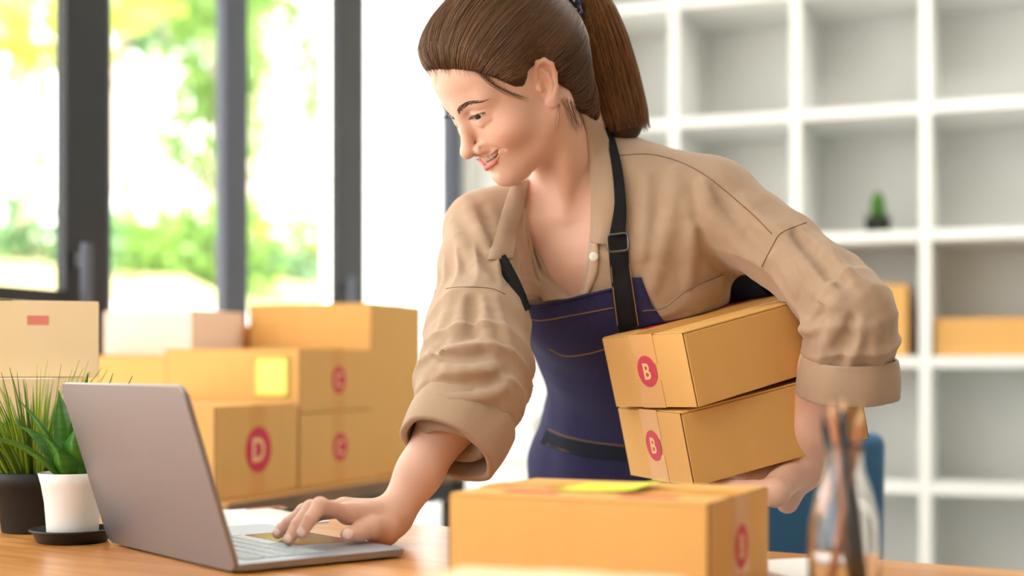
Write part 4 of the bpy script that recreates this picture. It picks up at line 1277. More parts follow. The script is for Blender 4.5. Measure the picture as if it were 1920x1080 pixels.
M['hair_base'] = mat('dark brown hair underlayer', (0.045, 0.021, 0.010), 0.5, noise=((60, 60, 60), 0.5, (0.065, 0.030, 0.013)), spec=0.3)
M['brow'] = mat('dark brow hair', (0.05, 0.027, 0.018), 0.6)
M['tooth'] = mat('teeth', (0.86, 0.78, 0.66), 0.25, spec=0.6)
M['mouth_in'] = mat('mouth interior', (0.16, 0.03, 0.025), 0.5)
M['nail'] = mat('fingernail', (0.95, 0.68, 0.60), 0.3, spec=0.5)
M['eye'] = attr_color(mat('eyeball', (0.8, 0.78, 0.75), 0.08))
M['shoe'] = mat('white canvas shoe', (0.75, 0.74, 0.72), 0.7)

FEET = np.array([0.19, 2.12, 0.0])
person = empty('person', tuple(FEET), 0, 'woman in sand shirt and denim apron bending over the desk, parcels under her arm', 'person')
PINV = Matrix.Translation(-Vector(FEET))
def mine(o, parent=person):
    o.parent = parent
    if parent is person: o.matrix_parent_inverse = PINV
    else: o.matrix_parent_inverse = parent.matrix_world.inverted() if parent.matrix_world != Matrix.Identity(4) else Matrix.Identity(4)
    return o
bpy.context.view_layer.update()

# ---- body
def skin_colour(V):
    q = to_head(V.astype(f32)); n = len(V)
    c = np.tile(np.array([0.77, 0.475, 0.36]), (n, 1))
    fv = (np.abs(wobble(V.astype(f32), 1.0, 90, 3))[:, None])
    c = c * (1 - 0.05 * np.clip(fv, 0, 1))
    sx = np.abs(q[:, 0]); qs = np.stack([-sx, q[:, 1], q[:, 2]], 1)
    def mixin(c, w, col): return c * (1 - w[:, None]) + np.array(col) * w[:, None]
    isH = np.linalg.norm(q - np.array([0, 0.01, -0.01], f32), axis=1) < 0.14
    w = np.exp(-(np.linalg.norm(qs - np.array([-0.042, 0.070, -0.034], f32), axis=1) / 0.024) ** 2) * 0.42 * isH
    c = mixin(c, w, (0.74, 0.30, 0.19))
    w = np.exp(-(np.linalg.norm(q - np.array([0, 0.108, -0.040], f32), axis=1) / 0.014) ** 2) * 0.25 * isH
    c = mixin(c, w, (0.74, 0.32, 0.22))
    w = np.exp(-(np.linalg.norm(qs - np.array([-0.078, -0.02, 0.0], f32), axis=1) / 0.025) ** 2) * 0.35 * isH
    c = mixin(c, w, (0.78, 0.34, 0.21))
    du = sd_chain(q, UL, UR, 0.002)
    dl = sd_chain(q, LL, LR, 0.002)
    w = np.clip(1 - np.minimum(du, dl) / 0.0010, 0, 1) * isH
    c = mixin(c, w * 0.85, (0.62, 0.17, 0.16))
    # lash line
    ap = sd_chain(qs, APT, APR_, 0.001)
    w = np.clip(1.6 - np.abs(ap) / 0.0012, 0, 1) * isH * np.clip((q[:, 2] + 0.0010) / 0.002, 0.25, 1)
    c = mixin(c, w * 0.9, (0.10, 0.05, 0.035))
    # finger tips and knuckles a little pinker
    for H in (RH, LH):
        for nm in H:
            w = np.exp(-(np.linalg.norm(V - H[nm][0][3], axis=1) / 0.012) ** 2) * 0.45
            c = mixin(c, w, (0.78, 0.37, 0.27))
    return c
V, Q = sdf_mesh(body, (-0.36, 1.44, 0.72), (0.50, 2.30, 1.46), 0.0021, project=2)
me = bpy.data.meshes.new('body')
bm = bmesh.new()
vv = [bm.verts.new(v) for v in V]
for f in Q: bm.faces.new([vv[i] for i in f])
bm.verts.index_update()
def fine_mask(V):
    qh = to_head(V.astype(f32))
    return ((np.linalg.norm(qh - np.array([-0.01, 0.045, -0.02], f32), axis=1) < 0.088) | (np.linalg.norm(V - RH['middle'][0][1], axis=1) < 0.085)
        | (np.linalg.norm(qh - np.array([-0.075, -0.012, -0.005], f32), axis=1) < 0.036))
fine = fine_mask(V)
es = [e for e in bm.edges if fine[e.verts[0].index] and fine[e.verts[1].index]]
bmesh.ops.subdivide_edges(bm, edges=es, cuts=1, use_grid_fill=True)
bm.to_mesh(me); bm.free()
V = np.empty(len(me.vertices) * 3); me.vertices.foreach_get('co', V); V = V.reshape(-1, 3)
sel = fine_mask(V)
V[sel] = project_to(body, V[sel], 2, 0.0012)
me.vertices.foreach_set('co', V.astype(f32).ravel())
a_ = me.color_attributes.new('Col', 'FLOAT_COLOR', 'POINT')
cc = np.ones((len(V), 4), f32); cc[:, :3] = skin_colour(V); a_.data.foreach_set('color', cc.ravel())
me.update()
body_o = mine(link('body', me, M['skin'], None, smooth=True))

# ---- eyes, teeth
gaze = nrm((-0.16, 0.95, -0.16))
for s in (-1, 1):
    Vs, Fs = [], []
    nr, ns = 24, 36
    z = gaze; x = nrm(np.cross((0, 0, 1), z)); y = np.cross(z, x)
    cols = []
    for i in range(nr + 1):
        th = pi * i / nr
        for k in range(ns):
            ph = 2 * pi * k / ns
            bulge = 0.0005 if th < 0.5 else 0
            v = (x * cos(ph) + y * sin(ph)) * sin(th) * (0.0135 + bulge) + z * cos(th) * (0.0135 + bulge)
            Vs.append(hp(*(EYE[0 if s < 0 else 1] + v)))
            cols.append((0.006, 0.004, 0.003) if th < 0.2 else ((0.030, 0.014, 0.007) if th < 0.50 else ((0.015, 0.01, 0.008) if th < 0.56 else (0.78, 0.74, 0.70))))
    for i in range(nr):
        for k in range(ns): Fs.append((i * ns + k, i * ns + (k + 1) % ns, (i + 1) * ns + (k + 1) % ns, (i + 1) * ns + k))
    mine(from_arrays('eyeball', Vs, np.array(Fs)[:, ::-1], M['eye'], None, cols=np.array(cols)))
def teeth():
    bm = bmesh.new()
    for k in range(-5, 5):
        a0, a1 = (k + 0.04) / 5, (k + 0.96) / 5
        xs = [0.0245 * a0, 0.0245 * a1]
        yv = lambda x: 0.0885 - 0.0145 * (abs(x) / 0.0245) ** 2
        zt = -0.0510; zb = lambda x: -0.0640 + 0.0075 * (abs(x) / 0.0245) ** 2 + (0.0006 if k in (-2, 1) else 0)
        pts = []
        for z_ in (0, 1):
            for x_ in xs:
                for dy in (0, -0.004):
                    z = zt if z_ else zb(x_); pts.append(bm.verts.new(hp(x_, yv(x_) + dy - (0.0006 if z_ else 0), z)))
        q8 = pts
        for f in ((0, 1, 3, 2), (4, 6, 7, 5), (0, 4, 5, 1), (2, 3, 7, 6), (0, 2, 6, 4), (1, 5, 7, 3)): bm.faces.new([q8[i] for i in f])
    bmesh.ops.recalc_face_normals(bm, faces=bm.faces[:])
    bmesh.ops.bevel(bm, geom=bm.edges[:], offset=0.0005, segments=2, affect='EDGES')
    o = mine(from_bm('teeth', bm, M['tooth'], None, smooth=True)); o['kind'] = 'stuff'
teeth()

# ---- brows and lashes: short hairs
def hairs_mesh(name, paths, rads, m, cols=None, n=3, parent=None):
    Vs, Fs, Cs = [], [], []
    for j, pth in enumerate(paths):
        r = rads[j] if hasattr(rads, '__len__') else rads
        a = len(Vs); L_ = len(pth)
        v, f = tube_arrays(pth, np.linspace(1, 0.35, L_) * r, n, caps=False)
        Vs += v; Fs.append(np.array(f) + a)
        if cols is not None: Cs += [cols[j]] * len(v)
    return from_arrays(name, Vs, np.concatenate(Fs), m, parent, smooth=True, cols=np.array(Cs) if cols is not None else None)
rb = np.random.default_rng(5)
headw = lambda Qw: head(to_head(Qw)) * HS
for s in (-1, 1):
    paths = []
    sp_ = spline([(-0.0125, 0.090, 0.0135), (-0.024, 0.088, 0.0190), (-0.036, 0.080, 0.0215), (-0.049, 0.066, 0.0175)], 60)
    for i in range(130):
        t = rb.uniform(0, 1); k = int(t * 58); p = sp_[k].copy(); tg = nrm(sp_[k + 1] - sp_[k])
        wdt = 0.0036 * (1 - t) ** 0.5 * (0.6 + 0.4 * min(1, t * 6)) + 0.0004
        p[2] += rb.uniform(-1, 1) * wdt
        d = nrm(tg + np.array([0, 0, 0.35 * (1 - t) - (p[2] - sp_[k][2]) * 90]))
        L_ = 0.0065
        pts = np.array([p, p + d * L_ * 0.5, p + d * L_])
        pts[:, 0] *= -s
        W3 = np.array([hp(*q) for q in pts]); W3 = project_to(headw, W3, 3, 0.01)
        g, _ = grad(headw, W3); W3 = W3 + g * 0.0005 * np.array([[0.2], [1], [0.9]])
        paths.append(W3)
    mine(hairs_mesh('eyebrow', paths, 0.00022, M['brow']))
    paths = []
    up = spline([(-0.0175, 0.0822, 0.0000), (-0.0235, 0.0858, 0.0026), (-0.0315, 0.0865, 0.0038), (-0.0385, 0.0825, 0.0036), (-0.0445, 0.0762, 0.0022)], 40)
    for i in range(34):
        t = (i + rb.uniform(0, 1)) / 34; p = up[min(38, int(t * 39))].copy()
        L_ = 0.0040 + 0.0035 * t
        d1 = nrm((-0.15 - 0.5 * t, 0.9, -0.35)); d2 = nrm((-0.2 - 0.6 * t, 0.8, 0.25))
        pts = np.array([p, p + d1 * L_ * 0.5, p + d1 * L_ * 0.5 + d2 * L_ * 0.6]); pts[:, 0] *= -s
        paths.append([hp(*q) for q in pts])
    mine(hairs_mesh('eyelashes', paths, 0.00018, M['brow']))

# ---- finger nails
def nail(px, py, w, l, ang, fn=body):
    c = hit(px, py, fn)[0]; g, _ = grad(fn, c[None]); nn_ = g[0]
    d0_ = nrm(np.array([cos(ang), 0.0, -sin(ang)]) - nn_ * (np.array([cos(ang), 0, -sin(ang)]) @ nn_)); sd = np.cross(nn_, d0_)
    Vs, Fs = [], []
    nu, nv = 8, 8
    for i in range(nu + 1):
        for j in range(nv + 1):
            u = i / nu * 2 - 1; v = j / nv * 2 - 1
            k = math.sqrt(max(0, 1 - 0.35 * u * u)); p = c + d0_ * u * l * 0.5 * math.sqrt(1 - 0.35 * v * v) + sd * v * w * 0.5 * k
            Vs.append(p)
    Vs = np.array(Vs); Vs = project_to(fn, Vs, 2, 0.004); g, _ = grad(fn, Vs); top = Vs + g * 0.0007
    for i in range(nu):
        for j in range(nv):
            a = i * (nv + 1) + j; Fs.append((a, a + 1, a + nv + 2, a + nv + 1))
    mine(from_arrays('fingernail', top, np.array(Fs), M['nail'], None))
nail(651, 1000, 0.0125, 0.0135, radians(200))
nail(539, 1009, 0.0085, 0.0100, radians(240))
nail(564, 997, 0.0082, 0.0098, radians(235))
nail(518, 997, 0.0072, 0.0085, radians(222))
# ------------------------------------------------------------------ clothes
def poly_px(Q, poly):
    """signed distance (metres) to a prism whose outline is a closed polygon on the sight lines"""
    x = CX + FPX * Q[:, 0] / Q[:, 1]; y = HY - FPX * (Q[:, 2] - CZ) / Q[:, 1]
    p = np.array(poly, f32); d = np.full(len(Q), 1e9, f32); ins = np.zeros(len(Q), bool)
    for i in range(len(p)):
        a = p[i]; b = p[(i + 1) % len(p)]; ab = b - a
        t = np.clip(((x - a[0]) * ab[0] + (y - a[1]) * ab[1]) / (ab @ ab), 0, 1)
        d = np.minimum(d, np.hypot(x - a[0] - t * ab[0], y - a[1] - t * ab[1]))
        c = (a[1] > y) != (b[1] > y)
        ins ^= c & (x < (b[0] - a[0]) * (y - a[1]) / (b[1] - a[1] + 1e-9) + a[0])
    return np.where(ins, -d, d) * Q[:, 1] / FPX
RSL = [P(905, 430, 1.855), P(899, 505, 1.805), P(898, 548, 1.775), P(895, 615, 1.728), P(894, 690, 1.678), P(878, 745, 1.650), P(864, 786, 1.636)]
RSR = [0.050, 0.050, 0.0465, 0.0600, 0.0625, 0.0605, 0.0500]
LSL = [P(1338, 388, 1.80), P(1405, 428, 1.772), P(1470, 470, 1.745), P(1540, 528, 1.708), P(1594, 588, 1.672), P(1594, 640, 1.680), P(1591, 676, 1.686)]
LSR = [0.053, 0.046, 0.0445, 0.0445, 0.0475, 0.0510, 0.0440]
def torso0(Q):
    d = loft(Q, 0.004, 2, 8)
    d = smin(d, sd_cap(Q, P(905, 430, 1.855), P(1080, 365, 1.865), 0.048, 0.046), 0.03)
    d = smin(d, sd_cap(Q, LSL[0], P(1135, 330, 1.875), 0.053, 0.057), 0.03)
    d = smin(d, sd_cap(Q, P(1330, 390, 1.80), P(1215, 520, 1.86), 0.05, 0.06), 0.05)
    d = smin(d, sd_cap(Q, P(1320, 455, 1.85), P(1425, 478, 1.80), 0.032, 0.026), 0.03)
    return d
def shirt0(Q):
    d = torso0(Q)
    d = smin(d, sd_chain(Q, RSL, RSR, 0.02), 0.014)
    return smin(d, sd_chain(Q, LSL, LSR, 0.02), 0.014)
VNECK = [(955, 190), (1102, 190), (1106, 300), (1108, 455), (1092, 548), (1055, 562), (1012, 520), (996, 470), (984, 400), (975, 340)]
# folds: (pixels, height of ridge, sign)
FOLDS = [
    ([(798, 668), (840, 688), (890, 694), (925, 688)], 0.0062, 1), ([(806, 640), (860, 655), (905, 640)], 0.0055, 1), ([(800, 742), (850, 748), (905, 744), (945, 725)], 0.0068, 1),
    ([(803, 716), (850, 722), (915, 716), (950, 700)], 0.0045, -1), ([(815, 770), (865, 770), (925, 768)], 0.0042, -1), ([(812, 665), (870, 672), (920, 662)], 0.0034, -1), ([(868, 560), (862, 600), (850, 640)], 0.004, 1), ([(905, 560), (912, 610), (925, 660)], 0.004, 1), ([(930, 562), (945, 610), (955, 650)], 0.0038, 1), ([(846, 556), (838, 590), (822, 625)], 0.004, 1), ([(888, 560), (888, 590), (886, 625)], 0.003, -1),
    ([(870, 372), (900, 430), (930, 500)], 0.005, 1), ([(846, 420), (880, 480), (915, 520)], 0.0045, 1), ([(905, 390), (925, 440), (935, 480)], 0.004, -1),
    ([(1562, 520), (1568, 560), (1548, 590), (1512, 622)], 0.0075, 1), ([(1530, 560), (1536, 585), (1518, 600)], 0.006, -1), ([(1580, 600), (1560, 625), (1545, 648)], 0.005, 1), ([(1615, 600), (1608, 640), (1600, 670)], 0.004, 1), ([(1640, 610), (1640, 650), (1640, 680)], 0.004, 1), ([(1598, 600), (1588, 640), (1576, 672)], 0.003, -1),
    ([(1505, 430), (1550, 475), (1600, 530)], 0.005, 1), ([(1480, 445), (1520, 500), (1548, 540)], 0.005, 1), ([(1492, 440), (1540, 490), (1575, 530)], 0.003, -1), ([(1455, 480), (1475, 515), (1490, 545)], 0.005, 1),
    ([(1268, 320), (1258, 400), (1240, 470), (1225, 540)], 0.006, 1), ([(1318, 345), (1340, 410), (1385, 460), (1430, 490)], 0.006, 1), ([(1345, 355), (1385, 415), (1440, 465)], 0.0035, -1), ([(1298, 345), (1308, 420), (1330, 480), (1380, 520)], 0.0045, -1), ([(1215, 330), (1210, 410), (1205, 480)], 0.004, 1), ([(1300, 430), (1295, 500), (1290, 540)], 0.004, 1),
    ([(1395, 372), (1440, 415), (1470, 430)], 0.004, 1)]
FSD = []
for pts, r, sg in FOLDS:
    q = np.array(spline(np.array(pts, float), 7)); h_ = hit(q[:, 0], q[:, 1], shirt0)
    g, _ = grad(shirt0, h_)
    taper = np.sin(np.linspace(0.25, pi - 0.25, 7))
    inset = -0.62 * r if sg > 0 else 0.35 * r
    FSD.append((h_ + g * inset, r * (0.55 + 0.45 * taper), sg, h_.mean(0), np.linalg.norm(h_ - h_.mean(0), axis=1).max() + 0.04))
ZR = nrm(RSL[4] - RSL[2]); ZL = nrm(LSL[3] - LSL[1])
CYL = [(RSL[2].astype(f32), nrm(RSL[-1] - RSL[2]).astype(f32), ((RSL[3] * .5 + RSL[4] * .5).astype(f32), 0.155,
        [('pleat', 0.0, 0.045, 15, 0.0050, 0.3), ('cross', 0.158, 0.040, 190, 0.0062, 0.6), ('cross', 0.08, 0.05, 95, 0.0030, 2.0)])),
       (LSL[2].astype(f32), nrm(LSL[4] - LSL[2]).astype(f32), ((LSL[3] * .5 + LSL[2] * .5).astype(f32), 0.13,
        [('pleat', 0.07, 0.10, 7, 0.0050, 1.0), ('cross', 0.14, 0.04, 170, 0.0045, 0.9)])),
       (LSL[4].astype(f32), nrm(LSL[-1] - LSL[4]).astype(f32), (LSL[5].astype(f32), 0.085,
        [('pleat', 0.07, 0.06, 8, 0.0050, 2.2), ('cross', 0.03, 0.04, 180, 0.0050, 2.4)]))]
def shirt(Q):
    d = shirt0(Q)
    for pts, r, sg, c, rad in FSD:
        m = np.linalg.norm(Q - c.astype(f32), axis=1) < rad
        if m.any():
            e = sd_chain(Q[m], pts, r, 0.004)
            d[m] = smin(d[m], e, 0.013) if sg > 0 else smax(d[m], -e, 0.012)
    for org, zx, cut in CYL:
        rel = Q - org; u = rel @ zx; near_ = (np.linalg.norm(Q - cut[0], axis=1) < cut[1])
        if near_.any():
            q = rel[near_]; un = u[near_]
            e1 = nrm(np.cross(zx, (0, 1, 0))).astype(f32); e2 = np.cross(zx, e1).astype(f32)
            ph = np.arctan2(q @ e2, q @ e1)
            fade = np.clip((cut[1] - np.linalg.norm(Q[near_] - cut[0], axis=1)) / 0.03, 0, 1)
            dd_ = np.zeros(len(q), f32)
            for kind, u0, w_, fq, am, tw in cut[2]:
                g_ = np.exp(-((un - u0) / w_) ** 2)
                x_ = ph * fq + 1.4 * np.sin(un * 38 + tw) + 0.8 * np.sin(ph * 2 + tw) if kind == 'pleat' else un * fq + 1.5 * np.sin(ph + tw) + 0.9 * np.sin(2 * ph + 2 * tw) + 0.5 * np.sin(3.3 * ph + un * 30)
                dd_ += am * g_ * ((1 - np.abs(np.sin(x_ / 2))) ** 1.4 - 0.32)
            d[near_] -= dd_ * fade
    d = d + wobble(Q, 0.0009, 60, 2) + wobble(Q, 0.0004, 170, 9)
    v = smax(poly_px(Q, VNECK), Q[:, 1] - 1.875, 0.003)
    d = smax(d, -v, 0.0025)
    # sleeves and hem end open
    d = smax(d, -sd_cap(Q, RSL[-1] + (RSL[-1] - RSL[-2]) * 0.9, RSL[-1] + (RSL[-1] - RSL[-2]) * 3, 0.030, 0.05), 0.003)
    d = smax(d, -parcels(Q), 0.003)
    return d.astype(f32)
V, Q = sdf_mesh(shirt, (-0.14, 1.56, 0.80), (0.50, 2.16, 1.28), 0.0030, project=2)
shirt_o = mine(from_arrays('shirt', V, Q, M['shirt'], None))
bpy.context.view_layer.update()

def cuff(name, a, b, ra, rb, seed, squash=0.92):
    """rolled-up cuff: an open band with rounded lips"""
    ax = nrm(b - a); L_ = np.linalg.norm(b - a)
    x = nrm(np.cross(ax, (0, 1, 0.2))); y = np.cross(ax, x)
    def fn(Q):
        q = Q - a.astype(f32); u = q @ ax.astype(f32); X = q @ x.astype(f32); Y = q @ y.astype(f32) / squash
        th = np.arctan2(Y, X)
        R = ra + (rb - ra) * np.clip(u / L_, 0, 1) + 0.0012 * np.sin(3 * th + seed) + 0.0008 * np.sin(7 * th + 2 * seed) + 0.0022 * np.sin(np.clip(u / L_, 0, 1) * pi)
        w = np.hypot(X, Y) - R
        e = np.abs(u - L_ / 2 - 0.0015 * np.sin(2 * th + seed)) - L_ / 2
        # a folded double layer: fatter at the lip
        th_ = 0.0026 + 0.0016 * np.clip(u / L_, 0, 1) ** 2
        aa = np.stack([np.abs(w) - th_ * 0.3, e], 1)
        return (np.linalg.norm(np.maximum(aa, 0), axis=1) + np.minimum(aa.max(1), 0) - th_ * 0.7).astype(f32)
    c = (a + b) / 2; s = ra + L_ / 2 + 0.02
    def fn2(Q): return smax(fn(Q), -parcels(Q), 0.002).astype(f32)
    Vc, Qc = sdf_mesh(fn2, c - s, c + s, 0.0022, project=1, fudge=0.004)
    o = mine(from_arrays(name, Vc, Qc, M['shirt'], None), shirt_o)
    return fn
cufR = cuff('cuff', P(874, 775, 1.643), P(838, 842, 1.612), 0.0600, 0.0545, 1.0, 0.93)
cufL = cuff('cuff', P(1594, 672, 1.684), P(1589, 738, 1.694), 0.0535, 0.0570, 2.5, 0.95)

# ---- apron
APR = [(958, 560), (1000, 573), (1060, 562), (1148, 541), (1182, 530), (1184, 480), (1190, 480), (1204, 525), (1222, 570), (1252, 612), (1330, 640), (1480, 560), (1520, 1100), (880, 1100), (880, 640)]
def apron_base(Q):
    d, t, px, py = loft(Q, 0.0105, 0, 8, want=True)
    d = d - wobble(Q, 0.0030, 38, 21)
    return d, py
def apron(Q):
    d, py = apron_base(Q)
    sh = np.maximum(d - 0.0013, -0.0075 - d)
    sh = smax(sh, (py - 0.45) * 0.08, 0.002)
    sh = smax(sh, poly_px(Q, APR), 0.001)
    return smax(sh, -parcels(Q), 0.002).astype(f32)
V, Q = sdf_mesh(apron, (-0.04, 1.70, 0.68), (0.42, 2.25, 1.06), 0.0024, project=1, fudge=0.008)
apron_o = mine(from_arrays('apron', V, Q, M['denim'], None))
bpy.context.view_layer.update()
def dressed(Q): return np.minimum(np.minimum(shirt(Q), apron(Q)), 0.9)
def apron_front(Q): return np.maximum(apron_base(Q)[0] - 0.0013, -1)

def patch(name, left, right, fn, off, th, m, parent, nu=24, nv=8, belly=0.0, y0=1.35, smooth_d=True):
    """cloth strip laid on a surface between two outlines"""
    l = spline(np.array(left, float), nu); r = spline(np.array(right, float), nu)
    G = np.stack([l + (r - l) * (j / (nv - 1)) for j in range(nv)], 1).reshape(-1, 2)
    H = hit(G[:, 0], G[:, 1], fn, y0)
    g, _ = grad(fn, H)
    D = np.stack([(G[:, 0] - CX) / FPX, np.ones(len(G)), -(G[:, 1] - HY) / FPX], 1)
    dep = H[:, 1].reshape(nu, nv)
    if smooth_d:
        for _ in range(6):
            p = np.pad(dep, 1, mode='edge'); dep = np.minimum((p[:-2, 1:-1] + p[2:, 1:-1] + p[1:-1, :-2] + p[1:-1, 2:] + 2 * dep) / 6, dep + 0.002)
    bl = belly * np.sin(np.linspace(0, pi, nv))[None, :] * np.ones((nu, 1))
    T = np.array([0, 0, CZ]) + D * (dep - off - bl).reshape(-1, 1)
    Bk = T + D * th
    Vv = np.concatenate([T, Bk]); N1 = nu * nv; Fs = []
    for i in range(nu - 1):
        for j in range(nv - 1):
            a = i * nv + j; Fs.append((a, a + 1, a + nv + 1, a + nv)); Fs.append((N1 + a, N1 + a + nv, N1 + a + nv + 1, N1 + a + 1))
    rim = [i * nv for i in range(nu)] + [(nu - 1) * nv + j for j in range(1, nv)] + [i * nv + nv - 1 for i in range(nu - 2, -1, -1)] + [j for j in range(nv - 2, 0, -1)]
    for a, b in zip(rim, rim[1:] + rim[:1]): Fs.append((a, b, b + N1, a + N1))
    o = from_arrays(name, Vv, np.array(Fs)[:, ::-1], m, None)
    b = o.modifiers.new('bevel', 'BEVEL'); b.width = th * 0.3; b.segments = 2; b.limit_method = 'ANGLE'; b.angle_limit = radians(50)
    return mine(o, parent)
def line_on(name, px, fn, off, r, m, parent, n=40, y0=1.35):
    q = spline(np.array(px, float), n); H = hit(q[:, 0], q[:, 1], fn, y0)
    D = nrm(np.array([0, 0, CZ]) - H.mean(0)); H = H + D * off
    H[1:-1] = (H[:-2] + 2 * H[1:-1] + H[2:]) / 4
    Vs, Fs = tube_arrays(H, r, 5)
    return mine(from_arrays(name, Vs, Fs, m, None), parent)

# belt band, seams and topstitching of the apron
patch('waist_band', [(1026, 803), (1060, 817), (1110, 828), (1190, 838)], [(1012, 832), (1060, 848), (1110, 859), (1200, 869)], apron_front, 0.0012, 0.0015, M['denim_dark'], apron_o, 30, 6)
for px in ([(970, 588), (1010, 601), (1075, 591), (1150, 577)], [(1030, 655), (1060, 668), (1100, 664), (1135, 655)], [(1028, 805), (1060, 818), (1110, 829), (1170, 836)], [(1016, 829), (1060, 845), (1110, 857), (1178, 866)]):
    line_on('topstitch', px, apron_front, 0.0014, 0.0006, M['thread'], apron_o)
line_on('hem', [(962, 562), (1000, 574), (1060, 563), (1148, 542)], apron_front, 0.0004, 0.0018, M['denim'], apron_o)
# collar, plackets, pocket, button of the shirt
def skin_shirt(Q): return np.minimum(shirt(Q), np.minimum(neck(Q), trunk(Q)))
patch('collar', [(1088, 205), (1103, 270), (1107, 370), (1106, 454)], [(1133, 238), (1154, 300), (1165, 380), (1138, 460)], skin_shirt, 0.0065, 0.0034, M['shirt'], shirt_o, 30, 8, 0.003)
patch('collar', [(958, 348), (945, 385), (930, 435), (914, 487)], [(992, 335), (985, 380), (972, 435), (962, 485)], skin_shirt, 0.0065, 0.0034, M['shirt'], shirt_o, 26, 8, 0.003)
patch('placket', [(972, 395), (964, 440), (956, 500), (962, 522), (990, 562)], [(989, 390), (996, 450), (1012, 508), (1030, 535), (1062, 560)], skin_shirt, 0.0022, 0.0022, M['shirt_in'], shirt_o, 30, 9, 0.001)
patch('facing', [(1000, 470), (1010, 505), (1012, 530), (1018, 566)], [(1006, 468), (1030, 515), (1050, 540), (1072, 558)], skin_shirt, 0.0035, 0.002, M['shirt'], shirt_o, 20, 6, 0.002)
patch('placket', [(1105, 435), (1101, 480), (1094, 520), (1087, 552)], [(1121, 445), (1122, 490), (1117, 520), (1103, 550)], skin_shirt, 0.0035, 0.0022, M['shirt_in'], shirt_o, 24, 6, 0.0015)
bc = hit(1113, 482, skin_shirt)[0] + np.array([0, -0.0062, 0])
Vs, Fs = tube_arrays([bc + np.array([0, 0.002, 0]), bc, bc + np.array([0.0001, -0.0014, 0]), bc + np.array([0.0001, -0.0016, 0])], [0.0056, 0.0060, 0.0054, 0.0030], 24)
mine(from_arrays('button', Vs, Fs, M['button'], None), shirt_o)
patch('pocket_flap', [(1192, 583), (1240, 577), (1290, 541), (1357, 513)], [(1243, 600), (1275, 600), (1310, 586), (1358, 560)], shirt, 0.0012, 0.0022, M['shirt'], shirt_o, 26, 8, 0.003)
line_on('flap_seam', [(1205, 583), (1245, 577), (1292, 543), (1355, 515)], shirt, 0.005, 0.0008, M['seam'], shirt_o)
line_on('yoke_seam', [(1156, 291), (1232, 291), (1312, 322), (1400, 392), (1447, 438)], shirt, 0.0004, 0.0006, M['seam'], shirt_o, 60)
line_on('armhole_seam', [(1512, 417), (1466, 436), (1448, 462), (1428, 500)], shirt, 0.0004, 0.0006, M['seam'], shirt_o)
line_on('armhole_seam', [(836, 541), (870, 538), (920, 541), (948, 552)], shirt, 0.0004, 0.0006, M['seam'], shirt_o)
# shoulder straps with buckle
def outer(Q): return np.minimum(np.minimum(shirt(Q), apron(Q)), neck(Q))
def wide(px, w):
    q = spline(np.array(px, float), 16); T = np.gradient(q, axis=0); T /= np.linalg.norm(T, axis=1)[:, None]; N_ = np.stack([-T[:, 1], T[:, 0]], 1)
    w = np.interp(np.linspace(0, 1, 16), np.linspace(0, 1, len(w)), w)[:, None]
    return q + N_ * w / 2, q - N_ * w / 2
l, r = wide([(1140, 238), (1156, 310), (1163, 380), (1158, 440)], [14, 19, 22, 30])
patch('strap', l, r, outer, 0.0105, 0.002, M['strap'], apron_o, 30, 5)
l, r = wide([(1158, 440), (1162, 500), (1171, 570), (1186, 650)], [36, 37, 39, 41])
s2 = patch('strap', l, r, outer, 0.0055, 0.002, M['strap'], apron_o, 30, 5)
# the strap on her right side is taut: a straight ribbon from under the collar to the bib
ya = hit(944, 494, outer)[0][1] - 0.006; yb = hit(978, 566, outer)[0][1] - 0.006
Vs, Fs = [], []
for k_ in range(13):
    t_ = k_ / 12; cx_ = 936 + (984 - 936) * t_ + 4 * sin(pi * t_); cy_ = 482 + (584 - 482) * t_; d_ = ya + (yb - ya) * t_ - 0.004 * sin(pi * t_)
    for wd, dz in ((-13, 0), (13, 0), (13, 0.002), (-13, 0.002)): Vs.append(P(cx_ + wd * 0.9, cy_ - wd * 0.4, d_ + dz))
for k_ in range(12):
    for e in range(4): Fs.append((k_ * 4 + e, k_ * 4 + (e + 1) % 4, k_ * 4 + 4 + (e + 1) % 4, k_ * 4 + 4 + e))
mine(from_arrays('strap', Vs, np.array(Fs), M['strap'], None), apron_o)
def tie_(Q):
    d = sd_cap(Q, P(1335, 545, 1.905), P(1475, 535, 1.855), 0.030, 0.022) + wobble(Q, 0.002, 90, 5)
    return smax(d, -parcels(Q), 0.002).astype(f32)
V, Q = sdf_mesh(tie_, P(1335, 545, 1.905) - 0.06, P(1475, 535, 1.855) + np.array([.05, .11, .06]), 0.004, project=1)
mine(from_arrays('apron_side_wrap', V, Q, M['denim_dark'], None), apron_o)
for px in ([(1146, 500), (1150, 545), (1158, 610)], [(1180, 495), (1187, 545), (1197, 610)]):
    line_on('topstitch', px, outer, 0.0078, 0.0006, M['thread'], apron_o)
b0 = hit(1158, 455, outer)[0]
ring = [(1138, 441), (1177, 436), (1179, 469), (1141, 473)]
rp = []
for k in range(4):
    a = np.array(ring[k], float); b = np.array(ring[(k + 1) % 4], float)
    for t_ in np.linspace(0.12, 0.88, 6): rp.append(a + (b - a) * t_)
rp = np.array([P(x, y, b0[1] - 0.0125) for x, y in rp + rp[:1]])
Vs, Fs = tube_arrays(rp, 0.0014, 8, caps=False)
mine(from_arrays('buckle', Vs, Fs, M['gunmetal'], None), apron_o)

